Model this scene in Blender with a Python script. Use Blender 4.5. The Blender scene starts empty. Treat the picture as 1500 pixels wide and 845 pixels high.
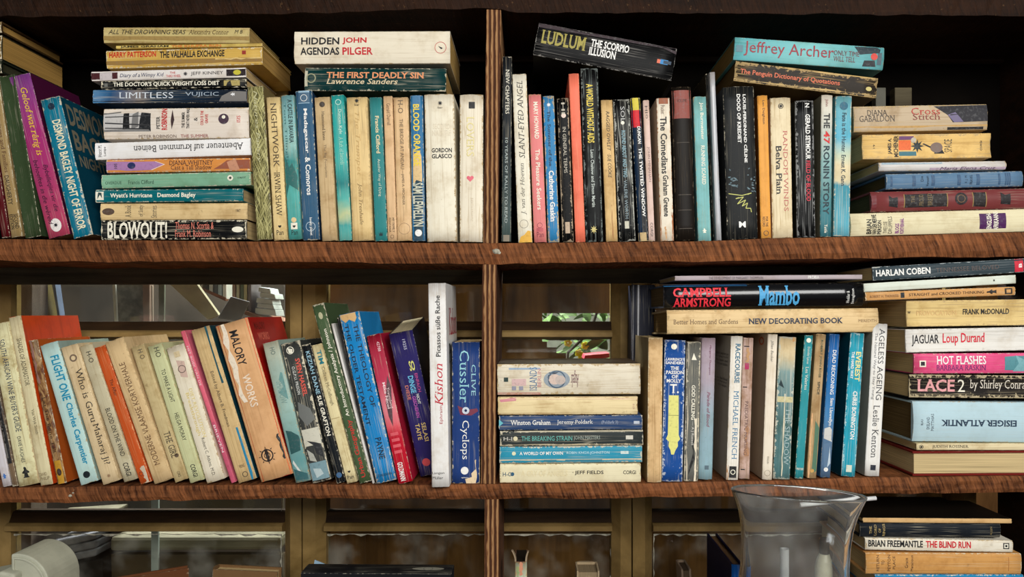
import bpy, bmesh, math, random
from mathutils import Vector, Matrix

# ------------------------------------------------------------------ camera, world, light, exposure
scene = bpy.context.scene
C = scene.collection
F_PX, CAM_D = 1083.0, 0.905            # focal length in pixels of the 1500 wide frame, distance to the book fronts
VX, VY = 780.0, 460.0                  # pixel the camera looks straight at
S = CAM_D / F_PX                       # metres per pixel in the plane of the book fronts (y = 0)

cam_data = bpy.data.cameras.new('camera')
cam_data.sensor_width = 36.0
cam_data.lens = 36.0 * F_PX / 1500.0
cam_data.shift_x = (750.0 - VX) / 1500.0
cam_data.shift_y = (VY - 422.5) / 1500.0
cam_data.clip_start = 0.02
cam = bpy.data.objects.new('camera', cam_data)
cam.location = (0, -CAM_D, 0)
cam.rotation_euler = (math.pi / 2, 0, 0)
C.objects.link(cam)
scene.camera = cam

world = bpy.data.worlds.new('sky')
scene.world = world
world.use_nodes = True
bg = world.node_tree.nodes['Background']
bg.inputs['Color'].default_value = (0.86, 0.93, 1.0, 1)
bg.inputs['Strength'].default_value = 0.12

def area(name, loc, target, sx, sy, power, col):
    d = bpy.data.lights.new(name, 'AREA')
    d.shape = 'RECTANGLE'; d.size = sx; d.size_y = sy; d.energy = power; d.color = col
    o = bpy.data.objects.new(name, d)
    o.location = loc
    o.rotation_euler = (Vector(target) - Vector(loc)).to_track_quat('-Z', 'Y').to_euler()
    C.objects.link(o)
    return o
area('daylight_opening', (0.60, -2.0, 0.72), (-0.02, 0, -0.08), 1.6, 0.6, 57.0, (1.0, 0.99, 0.955))
area('low_fill', (-0.95, -2.0, -0.52), (0.0, 0, -0.2), 0.5, 0.2, 2.2, (0.95, 0.98, 1.0))  # unseen light added for vase highlights and fill on left-facing sides

vs = scene.view_settings
vs.view_transform = 'Standard'
try: vs.look = 'None'
except Exception: pass
vs.gamma = 1.0
vs.use_curve_mapping = False
vs.exposure = 0.0

# ------------------------------------------------------------------ helpers
def P(px, py, y=0.0):
    k = (CAM_D + y) / F_PX
    return Vector(((px - VX) * k, y, (VY - py) * k))

def lin(c, f=1.0):
    out = []
    for v in c[:3]:
        v = v / 255.0
        v = v / 12.92 if v <= 0.04045 else ((v + 0.055) / 1.055) ** 2.4
        out.append(min(0.92, v * f))
    return (out[0], out[1], out[2], 1.0)

COL = dict(cream=(236, 224, 192), ivory=(240, 234, 214), white=(240, 238, 232), tan=(216, 190, 140), beige=(212, 188, 146),
    peach=(228, 194, 152), black=(20, 20, 22), ink=(22, 22, 24), red=(196, 30, 40), gold=(206, 186, 90), teal=(52, 138, 140),
    dteal=(14, 62, 66), blue=(48, 92, 150), dblue=(28, 52, 110), grey=(130, 130, 126), lgrey=(190, 190, 186), orange=(206, 92, 40),
    pink=(224, 110, 130), green=(72, 92, 62), yellow=(232, 208, 70), brown=(104, 64, 38), navy=(24, 30, 56), purple=(150, 58, 120),
    aqua=(120, 196, 200), faded=(176, 160, 126), sky=(80, 160, 196), silver=(176, 178, 182), lilac=(176, 160, 178), maroon=(90, 24, 30))
def col(c):
    return COL[c] if isinstance(c, str) else c

# ---- node groups
def new_mat(name):
    m = bpy.data.materials.new(name)
    m.use_nodes = True
    nt = m.node_tree
    return m, nt, nt.nodes['Principled BSDF']

def N(nt, t, **kw):
    n = nt.nodes.new(t)
    for k, v in kw.items(): setattr(n, k, v)
    return n
def math_node(nt, op, a, b=None, clamp=False):
    n = N(nt, 'ShaderNodeMath', operation=op, use_clamp=clamp)
    for i, v in enumerate((a, b)):
        if v is None: continue
        if isinstance(v, (int, float)): n.inputs[i].default_value = v
        else: nt.links.new(v, n.inputs[i])
    return n.outputs[0]
def mix_col(nt, fac, a, b, mode='MIX'):
    n = N(nt, 'ShaderNodeMix', data_type='RGBA', blend_type=mode)
    for sock, v in ((n.inputs[0], fac), (n.inputs[6], a), (n.inputs[7], b)):
        if isinstance(v, (int, float)): sock.default_value = v
        elif isinstance(v, tuple): sock.default_value = v
        else: nt.links.new(v, sock)
    return n.outputs[2]
def ramp(nt, fac, stops, interp='LINEAR'):
    n = N(nt, 'ShaderNodeValToRGB')
    n.color_ramp.interpolation = interp
    els = n.color_ramp.elements
    els[0].position = stops[0][0]; els[0].color = stops[0][1]
    els[1].position = stops[-1][0]; els[1].color = stops[-1][1]
    for p, c in stops[1:-1]:
        e = els.new(p); e.color = c
    nt.links.new(fac, n.inputs[0])
    return n.outputs[0]
def smooth(nt, v, lo, hi):
    n = N(nt, 'ShaderNodeMapRange', interpolation_type='SMOOTHSTEP')
    n.inputs[1].default_value = lo; n.inputs[2].default_value = hi
    nt.links.new(v, n.inputs[0])
    return n.outputs[0]

def make_wear_group():
    g = bpy.data.node_groups.new('worn_cover', 'ShaderNodeTree')
    I = g.interface
    for nm, t, dv in (('Base', 'NodeSocketColor', None), ('Wear', 'NodeSocketColor', None), ('Crease', 'NodeSocketFloat', 0.3),
                      ('Edge', 'NodeSocketFloat', 0.5), ('Stain', 'NodeSocketFloat', 0.3), ('Rough', 'NodeSocketFloat', 0.5)):
        s = I.new_socket(nm, in_out='INPUT', socket_type=t)
        if dv is not None: s.default_value = dv
    I.new_socket('Shader', in_out='OUTPUT', socket_type='NodeSocketShader')
    gi, go = N(g, 'NodeGroupInput'), N(g, 'NodeGroupOutput')
    tc, oi = N(g, 'ShaderNodeTexCoord'), N(g, 'ShaderNodeObjectInfo')
    uv = N(g, 'ShaderNodeSeparateXYZ'); g.links.new(tc.outputs['UV'], uv.inputs[0])
    off = N(g, 'ShaderNodeVectorMath', operation='SCALE'); off.inputs[0].default_value = (7.1, 3.3, 5.7)
    g.links.new(oi.outputs['Random'], off.inputs['Scale'])
    add = N(g, 'ShaderNodeVectorMath', operation='ADD')
    g.links.new(tc.outputs['Object'], add.inputs[0]); g.links.new(off.outputs[0], add.inputs[1])
    co = add.outputs[0]
    def noise(scale, detail=3.0, vec=co, rough=0.55):
        n = N(g, 'ShaderNodeTexNoise'); n.inputs['Scale'].default_value = scale
        n.inputs['Detail'].default_value = detail; n.inputs['Roughness'].default_value = rough
        g.links.new(vec, n.inputs['Vector'])
        return n.outputs['Fac']
    # distance from the edge of the face
    ey = math_node(g, 'MINIMUM', uv.outputs[1], math_node(g, 'SUBTRACT', 1.0, uv.outputs[1]))
    ex = math_node(g, 'MULTIPLY', math_node(g, 'MINIMUM', uv.outputs[0], math_node(g, 'SUBTRACT', 1.0, uv.outputs[0])), 8.0)
    dist = math_node(g, 'MINIMUM', ey, ex)
    n1 = noise(190.0, 4.0, rough=0.7)
    thr = math_node(g, 'MULTIPLY', math_node(g, 'MULTIPLY', smooth(g, n1, 0.36, 0.78), gi.outputs['Edge']), 0.34)
    edge = math_node(g, 'MULTIPLY', smooth(g, math_node(g, 'SUBTRACT', thr, dist), 0.0, 0.035), 0.9)
    # reading creases along the spine
    mp = N(g, 'ShaderNodeVectorMath', operation='MULTIPLY'); mp.inputs[1].default_value = (6.0, 60.0, 330.0)
    g.links.new(co, mp.inputs[0])
    cr = noise(1.0, 2.0, mp.outputs[0])
    line = math_node(g, 'SUBTRACT', 1.0, smooth(g, math_node(g, 'ABSOLUTE', math_node(g, 'SUBTRACT', cr, 0.5)), 0.006, 0.030))
    lm = math_node(g, 'MULTIPLY', line, smooth(g, noise(26.0, 2.0), 0.36, 0.62))
    crease = math_node(g, 'MULTIPLY', lm, gi.outputs['Crease'], clamp=True)
    # scuffs
    scuff = math_node(g, 'MULTIPLY', smooth(g, noise(420.0, 5.0, rough=0.75), 0.62, 0.70), math_node(g, 'MULTIPLY', gi.outputs['Edge'], 0.55), clamp=True)
    mask = math_node(g, 'MAXIMUM', math_node(g, 'MAXIMUM', edge, crease), scuff)
    # stains, foxing
    st = math_node(g, 'MULTIPLY', smooth(g, noise(38.0, 5.0, rough=0.65), 0.44, 0.72), gi.outputs['Stain'], clamp=True)
    stained = mix_col(g, st, gi.outputs['Base'], (0.46, 0.33, 0.16, 1), 'MULTIPLY')
    fox = math_node(g, 'MULTIPLY', smooth(g, noise(130.0, 2.0), 0.70, 0.76), gi.outputs['Stain'], clamp=True)
    stained = mix_col(g, math_node(g, 'MULTIPLY', fox, 0.6), stained, (0.12, 0.07, 0.03, 1))
    mg = N(g, 'ShaderNodeVectorMath', operation='MULTIPLY'); mg.inputs[1].default_value = (9.0, 90.0, 420.0)
    g.links.new(co, mg.inputs[0])
    gr = math_node(g, 'MULTIPLY', smooth(g, noise(1.0, 4.0, mg.outputs[0], 0.7), 0.50, 0.70), math_node(g, 'MULTIPLY', gi.outputs['Stain'], 0.9), clamp=True)
    stained = mix_col(g, gr, stained, (0.40, 0.29, 0.16, 1), 'MULTIPLY')
    c = mix_col(g, mask, stained, gi.outputs['Wear'])
    b = N(g, 'ShaderNodeBsdfPrincipled')
    g.links.new(c, b.inputs['Base Color'])
    g.links.new(math_node(g, 'ADD', gi.outputs['Rough'], math_node(g, 'MULTIPLY', mask, 0.25)), b.inputs['Roughness'])
    g.links.new(math_node(g, 'SUBTRACT', 0.54, gi.outputs['Rough'], clamp=True), b.inputs['Specular IOR Level'])
    bu = N(g, 'ShaderNodeBump'); bu.inputs['Strength'].default_value = 0.25; bu.inputs['Distance'].default_value = 0.0006
    hsum = math_node(g, 'SUBTRACT', math_node(g, 'MULTIPLY', noise(60.0, 3.0), 0.5), crease)
    g.links.new(hsum, bu.inputs['Height']); g.links.new(bu.outputs[0], b.inputs['Normal'])
    g.links.new(b.outputs[0], go.inputs[0])
    return g
WEAR = make_wear_group()
_cov = {}
def cover_mat(base, wear, crease, edge, stain, rough=0.5, grad=None, fleck=None):
    key = (base, wear, crease, edge, stain, rough, tuple(grad) if grad else None, fleck)
    if key in _cov: return _cov[key]
    m, nt, p = new_mat('printed_cover')
    nt.nodes.remove(p)
    gn = N(nt, 'ShaderNodeGroup'); gn.node_tree = WEAR
    for k, v in (('Crease', crease), ('Edge', edge), ('Stain', stain), ('Rough', rough)): gn.inputs[k].default_value = v
    gn.inputs['Base'].default_value = lin(base); gn.inputs['Wear'].default_value = lin(wear)
    if grad:
        tc = N(nt, 'ShaderNodeTexCoord'); sp = N(nt, 'ShaderNodeSeparateXYZ'); nt.links.new(tc.outputs['UV'], sp.inputs[0])
        no = N(nt, 'ShaderNodeTexNoise'); no.inputs['Scale'].default_value = 70.0; no.inputs['Detail'].default_value = 4.0
        nt.links.new(tc.outputs['Object'], no.inputs['Vector'])
        f = math_node(nt, 'ADD', sp.outputs[0], math_node(nt, 'MULTIPLY', math_node(nt, 'SUBTRACT', no.outputs['Fac'], 0.5), 0.09))
        nt.links.new(ramp(nt, f, [(q, lin(col(c))) for q, c in grad]), gn.inputs['Base'])
    if fleck:                            # printed photograph of fine stems or folds: two or three inks in streaks
        c1, c2, sx, sz = fleck
        tc = N(nt, 'ShaderNodeTexCoord')
        facs = []
        for ang, sh in ((0.35, 0.0), (-0.5, 3.1), (0.05, 7.7)):
            vr = N(nt, 'ShaderNodeVectorRotate', rotation_type='Y_AXIS'); vr.inputs['Angle'].default_value = ang
            nt.links.new(tc.outputs['Object'], vr.inputs['Vector'])
            vm = N(nt, 'ShaderNodeVectorMath', operation='MULTIPLY_ADD'); vm.inputs[1].default_value = (sx, 1.0, sz); vm.inputs[2].default_value = (sh, sh, sh)
            nt.links.new(vr.outputs[0], vm.inputs[0])
            no = N(nt, 'ShaderNodeTexNoise'); no.inputs['Scale'].default_value = 1.0; no.inputs['Detail'].default_value = 2.0
            nt.links.new(vm.outputs[0], no.inputs['Vector'])
            facs.append(no.outputs['Fac'])
        mxm = math_node(nt, 'MAXIMUM', math_node(nt, 'MAXIMUM', facs[0], facs[1]), facs[2])
        nt.links.new(ramp(nt, mxm, [(0.46, lin(col(c1))), (0.56, lin(base)), (0.68, lin(col(c2)))]), gn.inputs['Base'])
    out = nt.nodes['Material Output']
    nt.links.new(gn.outputs[0], out.inputs['Surface'])
    _cov[key] = m
    return m
_ink = {}
def ink_mat(c, rough=0.55):
    c = tuple(col(c))
    if c in _ink: return _ink[c]
    m, nt, p = new_mat('printing_ink')
    tc = N(nt, 'ShaderNodeTexCoord')
    no = N(nt, 'ShaderNodeTexNoise'); no.inputs['Scale'].default_value = 260.0; no.inputs['Detail'].default_value = 4.0
    nt.links.new(tc.outputs['Object'], no.inputs['Vector'])
    a = lin(c); l = sum(a[:3]) / 3
    b = tuple(min(0.9, v * 0.72 + 0.05 if l < 0.2 else v * 0.8) for v in a[:3]) + (1,)
    nt.links.new(ramp(nt, no.outputs['Fac'], [(0.52, a), (0.68, b)]), p.inputs['Base Color'])
    p.inputs['Roughness'].default_value = rough
    p.inputs['Specular IOR Level'].default_value = 0.3
    _ink[c] = m
    return m
_pg = {}
def page_mat(c):
    c = tuple(col(c))
    if c in _pg: return _pg[c]
    m, nt, p = new_mat('book_pages')
    tc = N(nt, 'ShaderNodeTexCoord')
    vm = N(nt, 'ShaderNodeVectorMath', operation='MULTIPLY'); vm.inputs[1].default_value = (7.0, 7.0, 1500.0)
    nt.links.new(tc.outputs['Object'], vm.inputs[0])
    no = N(nt, 'ShaderNodeTexNoise'); no.inputs['Scale'].default_value = 1.0; no.inputs['Detail'].default_value = 2.0
    nt.links.new(vm.outputs[0], no.inputs['Vector'])
    a = lin(c)
    dk = tuple(v * 0.5 for v in a[:3]) + (1,)
    nt.links.new(ramp(nt, no.outputs['Fac'], [(0.30, dk), (0.55, a)]), p.inputs['Base Color'])
    p.inputs['Roughness'].default_value = 0.85
    p.inputs['Specular IOR Level'].default_value = 0.1
    bu = N(nt, 'ShaderNodeBump'); bu.inputs['Strength'].default_value = 0.4; bu.inputs['Distance'].default_value = 0.0004
    nt.links.new(no.outputs['Fac'], bu.inputs['Height']); nt.links.new(bu.outputs[0], p.inputs['Normal'])
    _pg[c] = m
    return m

def link_mesh(name, verts, faces, mats, parent=None, fmat=None, uvs=None, smooth_faces=None):
    me = bpy.data.meshes.new(name)
    me.from_pydata(verts, [], faces)
    for m in mats: me.materials.append(m)
    if fmat: me.polygons.foreach_set('material_index', fmat)
    if smooth_faces: me.polygons.foreach_set('use_smooth', smooth_faces)
    if uvs:
        ul = me.uv_layers.new(name='UVMap')
        flat = []
        for f in uvs:
            for q in f: flat += q
        ul.data.foreach_set('uv', flat)
    me.update()
    o = bpy.data.objects.new(name, me)
    C.objects.link(o)
    if parent: o.parent = parent
    return o
def tag(o, label, cat, group=None, kind=None):
    if label: o['label'] = label
    if cat: o['category'] = cat
    if group: o['group'] = group
    if kind: o['kind'] = kind
    return o
def empty(name, loc=(0, 0, 0), rot=(0, 0, 0)):
    o = bpy.data.objects.new(name, None)
    o.empty_display_size = 0.02
    o.location = loc; o.rotation_euler = rot
    C.objects.link(o)
    return o
def box_geo(x0, x1, y0, y1, z0, z1):
    v = [(x0, y0, z0), (x1, y0, z0), (x1, y1, z0), (x0, y1, z0), (x0, y0, z1), (x1, y0, z1), (x1, y1, z1), (x0, y1, z1)]
    f = [(0, 3, 2, 1), (4, 5, 6, 7), (0, 1, 5, 4), (1, 2, 6, 5), (2, 3, 7, 6), (3, 0, 4, 7)]
    return v, f
def add_box(name, x0, x1, y0, y1, z0, z1, mat, parent=None, bevel=0.0):
    v, f = box_geo(x0, x1, y0, y1, z0, z1)
    o = link_mesh(name, v, f, [mat], parent)
    if bevel:
        b = o.modifiers.new('edge', 'BEVEL'); b.width = bevel; b.segments = 2; b.limit_method = 'NONE'
    return o

# ------------------------------------------------------------------ lettering: every string becomes a small mesh
_text = {}
def style_key(st): return ''.join(sorted(ch for ch in st if ch in 'sbBi'))
def prepare_text(jobs):
    tmp = []
    probe = [('H', k) for k in {style_key(j[1]) for j in jobs}]
    seen = {}
    for s, st in list(jobs) + probe + [('x', k) for _, k in probe]:
        key = (s, style_key(st))
        if key in seen: continue
        cu = bpy.data.curves.new('lettering', 'FONT')
        cu.body = s
        cu.size = 1.0
        cu.resolution_u = 2
        cu.fill_mode = 'FRONT'
        cu.offset = 0.024 if 'B' in st else 0.013 if 'b' in st else (-0.004 if 's' in st else 0.0)
        o = bpy.data.objects.new('lettering', cu)
        C.objects.link(o)
        seen[key] = o; tmp.append((key, o))
    bpy.context.view_layer.update()
    dg = bpy.context.evaluated_depsgraph_get()
    raw = {}
    for key, o in tmp:
        me = bpy.data.meshes.new_from_object(o.evaluated_get(dg))
        raw[key] = ([tuple(v.co) for v in me.vertices], [tuple(p.vertices) for p in me.polygons])
        bpy.data.meshes.remove(me)
    for key, o in tmp:
        cu = o.data
        bpy.data.objects.remove(o); bpy.data.curves.remove(cu)
    for key, (vs_, fs) in raw.items():
        s, st = key
        vs_ = [(x, y) for x, y, z in vs_]
        fs = list(fs)
        if 's' in st and vs_:
            cap = max(y for x, y, z in raw[('H', st)][0]); base = min(y for x, y, z in raw[('H', st)][0])
            xh = max(y for x, y, z in raw[('x', st)][0])
            cnt = {}
            for f in fs:
                for i in range(len(f)):
                    a, b = f[i], f[(i + 1) % len(f)]
                    cnt[(min(a, b), max(a, b))] = cnt.get((min(a, b), max(a, b)), 0) + 1
            th, ex = 0.045, 0.055
            for (a, b), n in cnt.items():
                if n != 1: continue
                (xa, ya), (xb, yb) = vs_[a], vs_[b]
                L = abs(xa - xb)
                if abs(ya - yb) > 1e-3 or L < 0.03 or L > 0.2: continue
                for lev, dr in ((base, 1), (cap, -1), (xh, -1)):
                    if abs(ya - lev) < 0.012:
                        x0, x1 = min(xa, xb) - ex, max(xa, xb) + ex
                        k = len(vs_)
                        y0, y1 = sorted((lev, lev + dr * th))
                        vs_ += [(x0, y0), (x1, y0), (x1, y1), (x0, y1)]
                        fs.append((k, k + 1, k + 2, k + 3))
                        break
        if 'i' in st: vs_ = [(x + 0.26 * y, y) for x, y in vs_]
        if vs_:
            mx0, mx1 = min(v[0] for v in vs_), max(v[0] for v in vs_)
            my0, my1 = min(v[1] for v in vs_), max(v[1] for v in vs_)
            sx, sy = max(1e-6, mx1 - mx0), max(1e-6, my1 - my0)
            vs_ = [((x - mx0) / sx, (y - my0) / sy) for x, y in vs_]
        _text[key] = (vs_, fs)

# ------------------------------------------------------------------ the book
def shape_pts(kind):
    if kind == 'disc': return [(0.5 + 0.5 * math.cos(i * math.pi / 10), 0.5 + 0.5 * math.sin(i * math.pi / 10)) for i in range(20)]
    if kind == 'rect': return [(0, 0), (1, 0), (1, 1), (0, 1)]
    if kind == 'diamond': return [(0.5, 0), (1, 0.5), (0.5, 1), (0, 0.5)]
    if kind == 'heart':                    # +x of the shape is 'down' on an upright spine
        pts = []
        for i in range(28):
            t = i * math.tau / 28
            x = 16 * math.sin(t) ** 3; y = 13 * math.cos(t) - 5 * math.cos(2 * t) - 2 * math.cos(3 * t) - math.cos(4 * t)
            pts.append((0.5 - y / 34.0, 0.5 + x / 34.0))
        return pts
    if kind == 'star':
        return [(0.5 + (0.5 if i % 2 == 0 else 0.22) * math.cos(i * math.pi / 8), 0.5 + (0.5 if i % 2 == 0 else 0.22) * math.sin(i * math.pi / 8)) for i in range(16)]
    if kind == 'bird':
        return [(0.0, 0.42), (0.1, 0.62), (0.3, 0.66), (0.5, 0.95), (0.62, 0.9), (0.6, 0.7), (0.85, 0.75), (1.0, 0.9), (1.0, 0.1), (0.85, 0.25), (0.6, 0.3), (0.62, 0.1), (0.5, 0.05), (0.3, 0.34), (0.1, 0.3)]
    if kind == 'crown': return [(0.0, 0.1), (0.45, 0.3), (0.0, 0.5), (0.45, 0.7), (0.0, 0.9), (0.8, 0.8), (0.8, 0.2)]
    raise KeyError(kind)

BOOKS = []
def book(mode, label, p0, p1, t, base, T=(), E=(), **kw):
    d = dict(mode=mode, label=label, p0=p0, p1=p1, t=t, base=base, T=list(T), E=list(E), group=GROUP[0])
    d.update(kw)
    BOOKS.append(d)
def U(*a, **k): book('u', *a, **k)
def L(*a, **k): book('l', *a, **k)
GROUP = ['books on the top shelf']

def build_book(d, idx):
    rng = random.Random(idx * 7 + 3)
    y = d.get('y', 0.0008 + 0.0015 * rng.random())
    k = (CAM_D + y) / F_PX
    A, B = P(*d['p0'], y), P(*d['p1'], y)
    if d['mode'] == 'u': A, B = B, A         # origin at the head of the spine, running down to the foot
    Lg = (B - A).length
    Tk = d['t'] * k
    ux = (B - A).normalized()
    uz = Vector((-ux.z, 0, ux.x))            # across the spine: up for a lying book, to the viewer's right for a standing one
    uy = ux.cross(uz) * -1
    if uy.y < 0: uy = -uy
    hard = d.get('hard', False)
    rev = d.get('rev', False)
    D = d.get('D', 0.138 if hard else 0.109)
    root = empty('hardcover_book' if hard else d.get('name', 'paperback_book'), A)
    M = Matrix((ux, uy, uz)).transposed()
    if d.get('yaw'): M = M @ Matrix.Rotation(math.radians(d['yaw']), 3, 'Z')
    if d.get('tip'): M = M @ Matrix.Rotation(math.radians(d['tip']), 3, 'X')
    root.rotation_mode = 'QUATERNION'
    root.rotation_quaternion = M.to_quaternion()
    tag(root, d['label'], d.get('cat', 'book'), d['group'])
    tc = 0.0022 if hard else 0.0007
    tc = min(tc, Tk * 0.2)
    bulge = d.get('bulge', (0.10 if hard else 0.05)) * Tk
    def yc(v):
        w = min(1.0, max(0.0, v / Tk))
        r = bulge * (2 * w - 1) ** 2 if bulge >= 0 else -bulge * (1 - (2 * w - 1) ** 2)
        e = min(w, 1 - w) * Tk
        if e < 0.0012: r += 0.0007 * (1 - e / 0.0012) ** 2
        return r
    ws = [0, 0.0004 / Tk, 0.0012 / Tk] if Tk > 0.006 else [0, 0.08]
    ws = ws + [q for q in (0.2, 0.35, 0.5, 0.65, 0.8) if q > ws[-1] + 0.02] + [1 - q for q in reversed(ws)]
    prof = [(0.0, D)] + [(w * Tk, yc(w * Tk)) for w in ws] + [(Tk, D)]
    inner_y = max(yc(tc), yc(Tk / 2)) + tc + 0.0006
    inner = [(Tk - tc, D), (Tk - tc, inner_y), (tc, inner_y), (tc, D)]
    nu = 10
    us = [i / nu * Lg for i in range(nu + 1)]
    amp = 0.00025 if hard else 0.00045
    verts, faces, fm, uvs, sm = [], [], [], [], []
    npf = len(prof)
    def fy(yy): return D - yy if rev else yy
    for i, u in enumerate(us):
        for j, (v, yy) in enumerate(prof):
            jy = rng.uniform(-1, 1) * amp * 0.35 if 0 < j < npf - 1 else 0
            jv = rng.uniform(-1, 1) * amp * 0.25 if (j in (1, npf - 2)) else 0
            uu = u + (rng.uniform(-1, 1) * amp if i in (0, nu) else 0)
            verts.append((uu, fy(yy + max(jy, -0.0001)), v + jv))
    for i in range(nu):
        for j in range(npf - 1):
            a = i * npf + j
            faces.append((a, a + 1, a + 1 + npf, a + npf))
            sp = 0 < j < npf - 2
            fm.append(0 if sp else 1); sm.append(sp)
            q = []
            for ii, jj in ((i, j), (i, j + 1), (i + 1, j + 1), (i + 1, j)):
                q.append((us[ii] / Lg, prof[jj][0] / Tk if sp else prof[jj][1] / D))
            uvs.append(q)
    b0 = len(verts)
    for u in (0.0, Lg):
        for v, yy in inner: verts.append((u, fy(yy), v))
    for j in range(3):
        faces.append((b0 + j, b0 + j + 1, b0 + 4 + j + 1, b0 + 4 + j)); fm.append(1); sm.append(False); uvs.append([(0.3, 0.5)] * 4)
    faces.append(tuple(range(npf)) + tuple(b0 + j for j in range(4))); fm.append(1); sm.append(False); uvs.append([(0.3, 0.5)] * (npf + 4))
    e0 = nu * npf
    faces.append(tuple(e0 + j for j in range(npf)) + tuple(b0 + 4 + j for j in range(4))); fm.append(1); sm.append(False); uvs.append([(0.3, 0.5)] * (npf + 4))
    for jj in (0, npf - 1):                   # board edges at the fore-edge
        a, b_ = jj, e0 + jj
        c_, d_ = (b0 + 3, b0 + 7) if jj == 0 else (b0, b0 + 4)
        faces.append((a, b_, d_, c_)); fm.append(1); sm.append(False); uvs.append([(0.3, 0.5)] * 4)
    base = tuple(col(d['base'])); side = tuple(col(d.get('side', d['base'])))
    lum = sum(base) / 765.0
    wear = tuple(col(d.get('wear', (214, 204, 178) if lum < 0.6 else (186, 160, 116))))
    cr, ed, stn = d.get('crease', 0.25), d.get('edge', 0.35), d.get('stain', 0.3 if lum > 0.5 else 0.12)
    m0 = cover_mat(base, wear, cr, ed, stn, d.get('rough', 0.45), d.get('grad'), d.get('fleck'))
    m1 = cover_mat(side, wear, 0.0, ed * 0.3, stn * 0.7, d.get('rough', 0.45))
    cover = link_mesh('cover', verts, faces, [m0, m1], root, fm, uvs, sm)
    g = 0.003 if hard else 0.0008
    pv, pf = box_geo(g, Lg - g, min(fy(inner_y + 0.0004), fy(D - g)), max(fy(inner_y + 0.0004), fy(D - g)), tc + 0.0001, Tk - tc - 0.0001)
    link_mesh('page_block', pv, pf, [page_mat(d.get('pages', (206, 178, 126)))], root)
    # print on the spine
    lift = 0.00035
    def on_spine(u, v, up=lift): return (u * Lg, yc(v * Tk) - up, v * Tk)
    def patch(name, pts, c, up):
        vs_, fs = [], []
        cx = sum(p[0] for p in pts) / len(pts); cy = sum(p[1] for p in pts) / len(pts)
        bm = bmesh.new()
        bv = [bm.verts.new((p[0], p[1], 0)) for p in pts]
        try: bm.faces.new(bv)
        except ValueError: pass
        vmin, vmax = min(p[1] for p in pts), max(p[1] for p in pts)
        if vmax - vmin > 0.15:
            for q in (0.2, 0.35, 0.5, 0.65, 0.8):
                if vmin < q < vmax:
                    bmesh.ops.bisect_plane(bm, geom=bm.verts[:] + bm.edges[:] + bm.faces[:], plane_co=(0, q, 0), plane_no=(0, 1, 0))
        bm.verts.index_update()
        vs_ = [on_spine(v.co.x, v.co.y, up) for v in bm.verts]
        fs = [tuple(v.index for v in f.verts) for f in bm.faces]
        bm.free()
        return link_mesh(name, vs_, fs, [ink_mat(c)], cover)
    lvl = [0.00012]
    for e in d['E']:
        kind = e[0]
        lvl[0] += 0.00002
        if kind == 'band':
            _, u0, u1, v0, v1, c = e
            patch('colour_band', [(u0, v0), (u1, v0), (u1, v1), (u0, v1)], c, lvl[0])
        elif kind == 'poly':
            patch('printed_shape', e[1], e[2], lvl[0])
        elif kind == 'tear':                  # torn laminate: a ragged outline
            _, u0, u1, v0, v1, c = e
            r2 = random.Random(int(u0 * 977) + int(v1 * 313) + idx)
            n = 9
            pts = [(u0 + (u1 - u0) * i / n, v0 + (0 if v0 < 0.03 else (v1 - v0) * 0.5 * r2.random())) for i in range(n + 1)]
            pts += [(u1 - (u1 - u0) * i / n, v1 - (0 if v1 > 0.97 else (v1 - v0) * 0.5 * r2.random())) for i in range(n + 1)]
            patch('torn_patch', pts, c, lvl[0])
        elif kind == 'line':                  # a drawn stroke
            _, pts, w, c = e
            vs_, fs = [], []
            for (ua, va), (ub, vb) in zip(pts, pts[1:]):
                dx, dy = (ub - ua) * Lg, (vb - va) * Tk
                ln = math.hypot(dx, dy) or 1
                nx, ny = -dy / ln * w / 2, dx / ln * w / 2
                k0 = len(vs_)
                for uu, vv, sg in ((ua, va, 1), (ub, vb, 1), (ub, vb, -1), (ua, va, -1)):
                    vs_.append(on_spine(uu + sg * nx / Lg, min(.99, max(.01, vv + sg * ny / Tk)), lvl[0] + 0.0001))
                fs.append((k0, k0 + 1, k0 + 2, k0 + 3))
            link_mesh('drawn_stroke', vs_, fs, [ink_mat(c)], cover)
        elif kind == 'ring':
            _, u, v, s, c = e[:5]
            su = s * Tk / Lg
            vs_, fs = [], []
            for i in range(28):
                a = i * math.tau / 28
                for r in (0.5, 0.5 - e[5] if len(e) > 5 else 0.41):
                    vs_.append(on_spine(u + su * r * math.cos(a), v + s * r * math.sin(a), lvl[0] + 0.0001))
            for i in range(28):
                j = (i + 1) % 28
                fs.append((2 * i, 2 * j, 2 * j + 1, 2 * i + 1))
            link_mesh('emblem', vs_, fs, [ink_mat(c)], cover)
        else:                                # filled emblem: kind, u, v (centre), size across / along in spine widths, colour
            _, u, v, s, c = e[:5]
            su = (e[5] if len(e) > 5 else s) * Tk / Lg
            patch('emblem', [(u + (x - 0.5) * su, v + (y_ - 0.5) * s) for x, y_ in shape_pts(kind)], c, lvl[0] + 0.00008)
    for n, tx in enumerate(d['T']):
        s, u0, u1, v0, v1, c = tx[:6]
        st = tx[6] if len(tx) > 6 else ''
        gv, gf = _text[(s, style_key(st))]
        if not gv: continue
        vs_ = []
        for x, y_ in gv:
            if 'a' in st: uu, vv = u1 - (u1 - u0) * y_, v0 + (v1 - v0) * x
            elif 'x' in st: uu, vv = u1 - (u1 - u0) * x, v1 - (v1 - v0) * y_
            else: uu, vv = u0 + (u1 - u0) * x, v0 + (v1 - v0) * y_
            vs_.append((uu, vv))
        vmin, vmax = min(q[1] for q in vs_), max(q[1] for q in vs_)
        cuts = [q for q in (0.2, 0.35, 0.5, 0.65, 0.8) if vmin < q < vmax]
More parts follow.
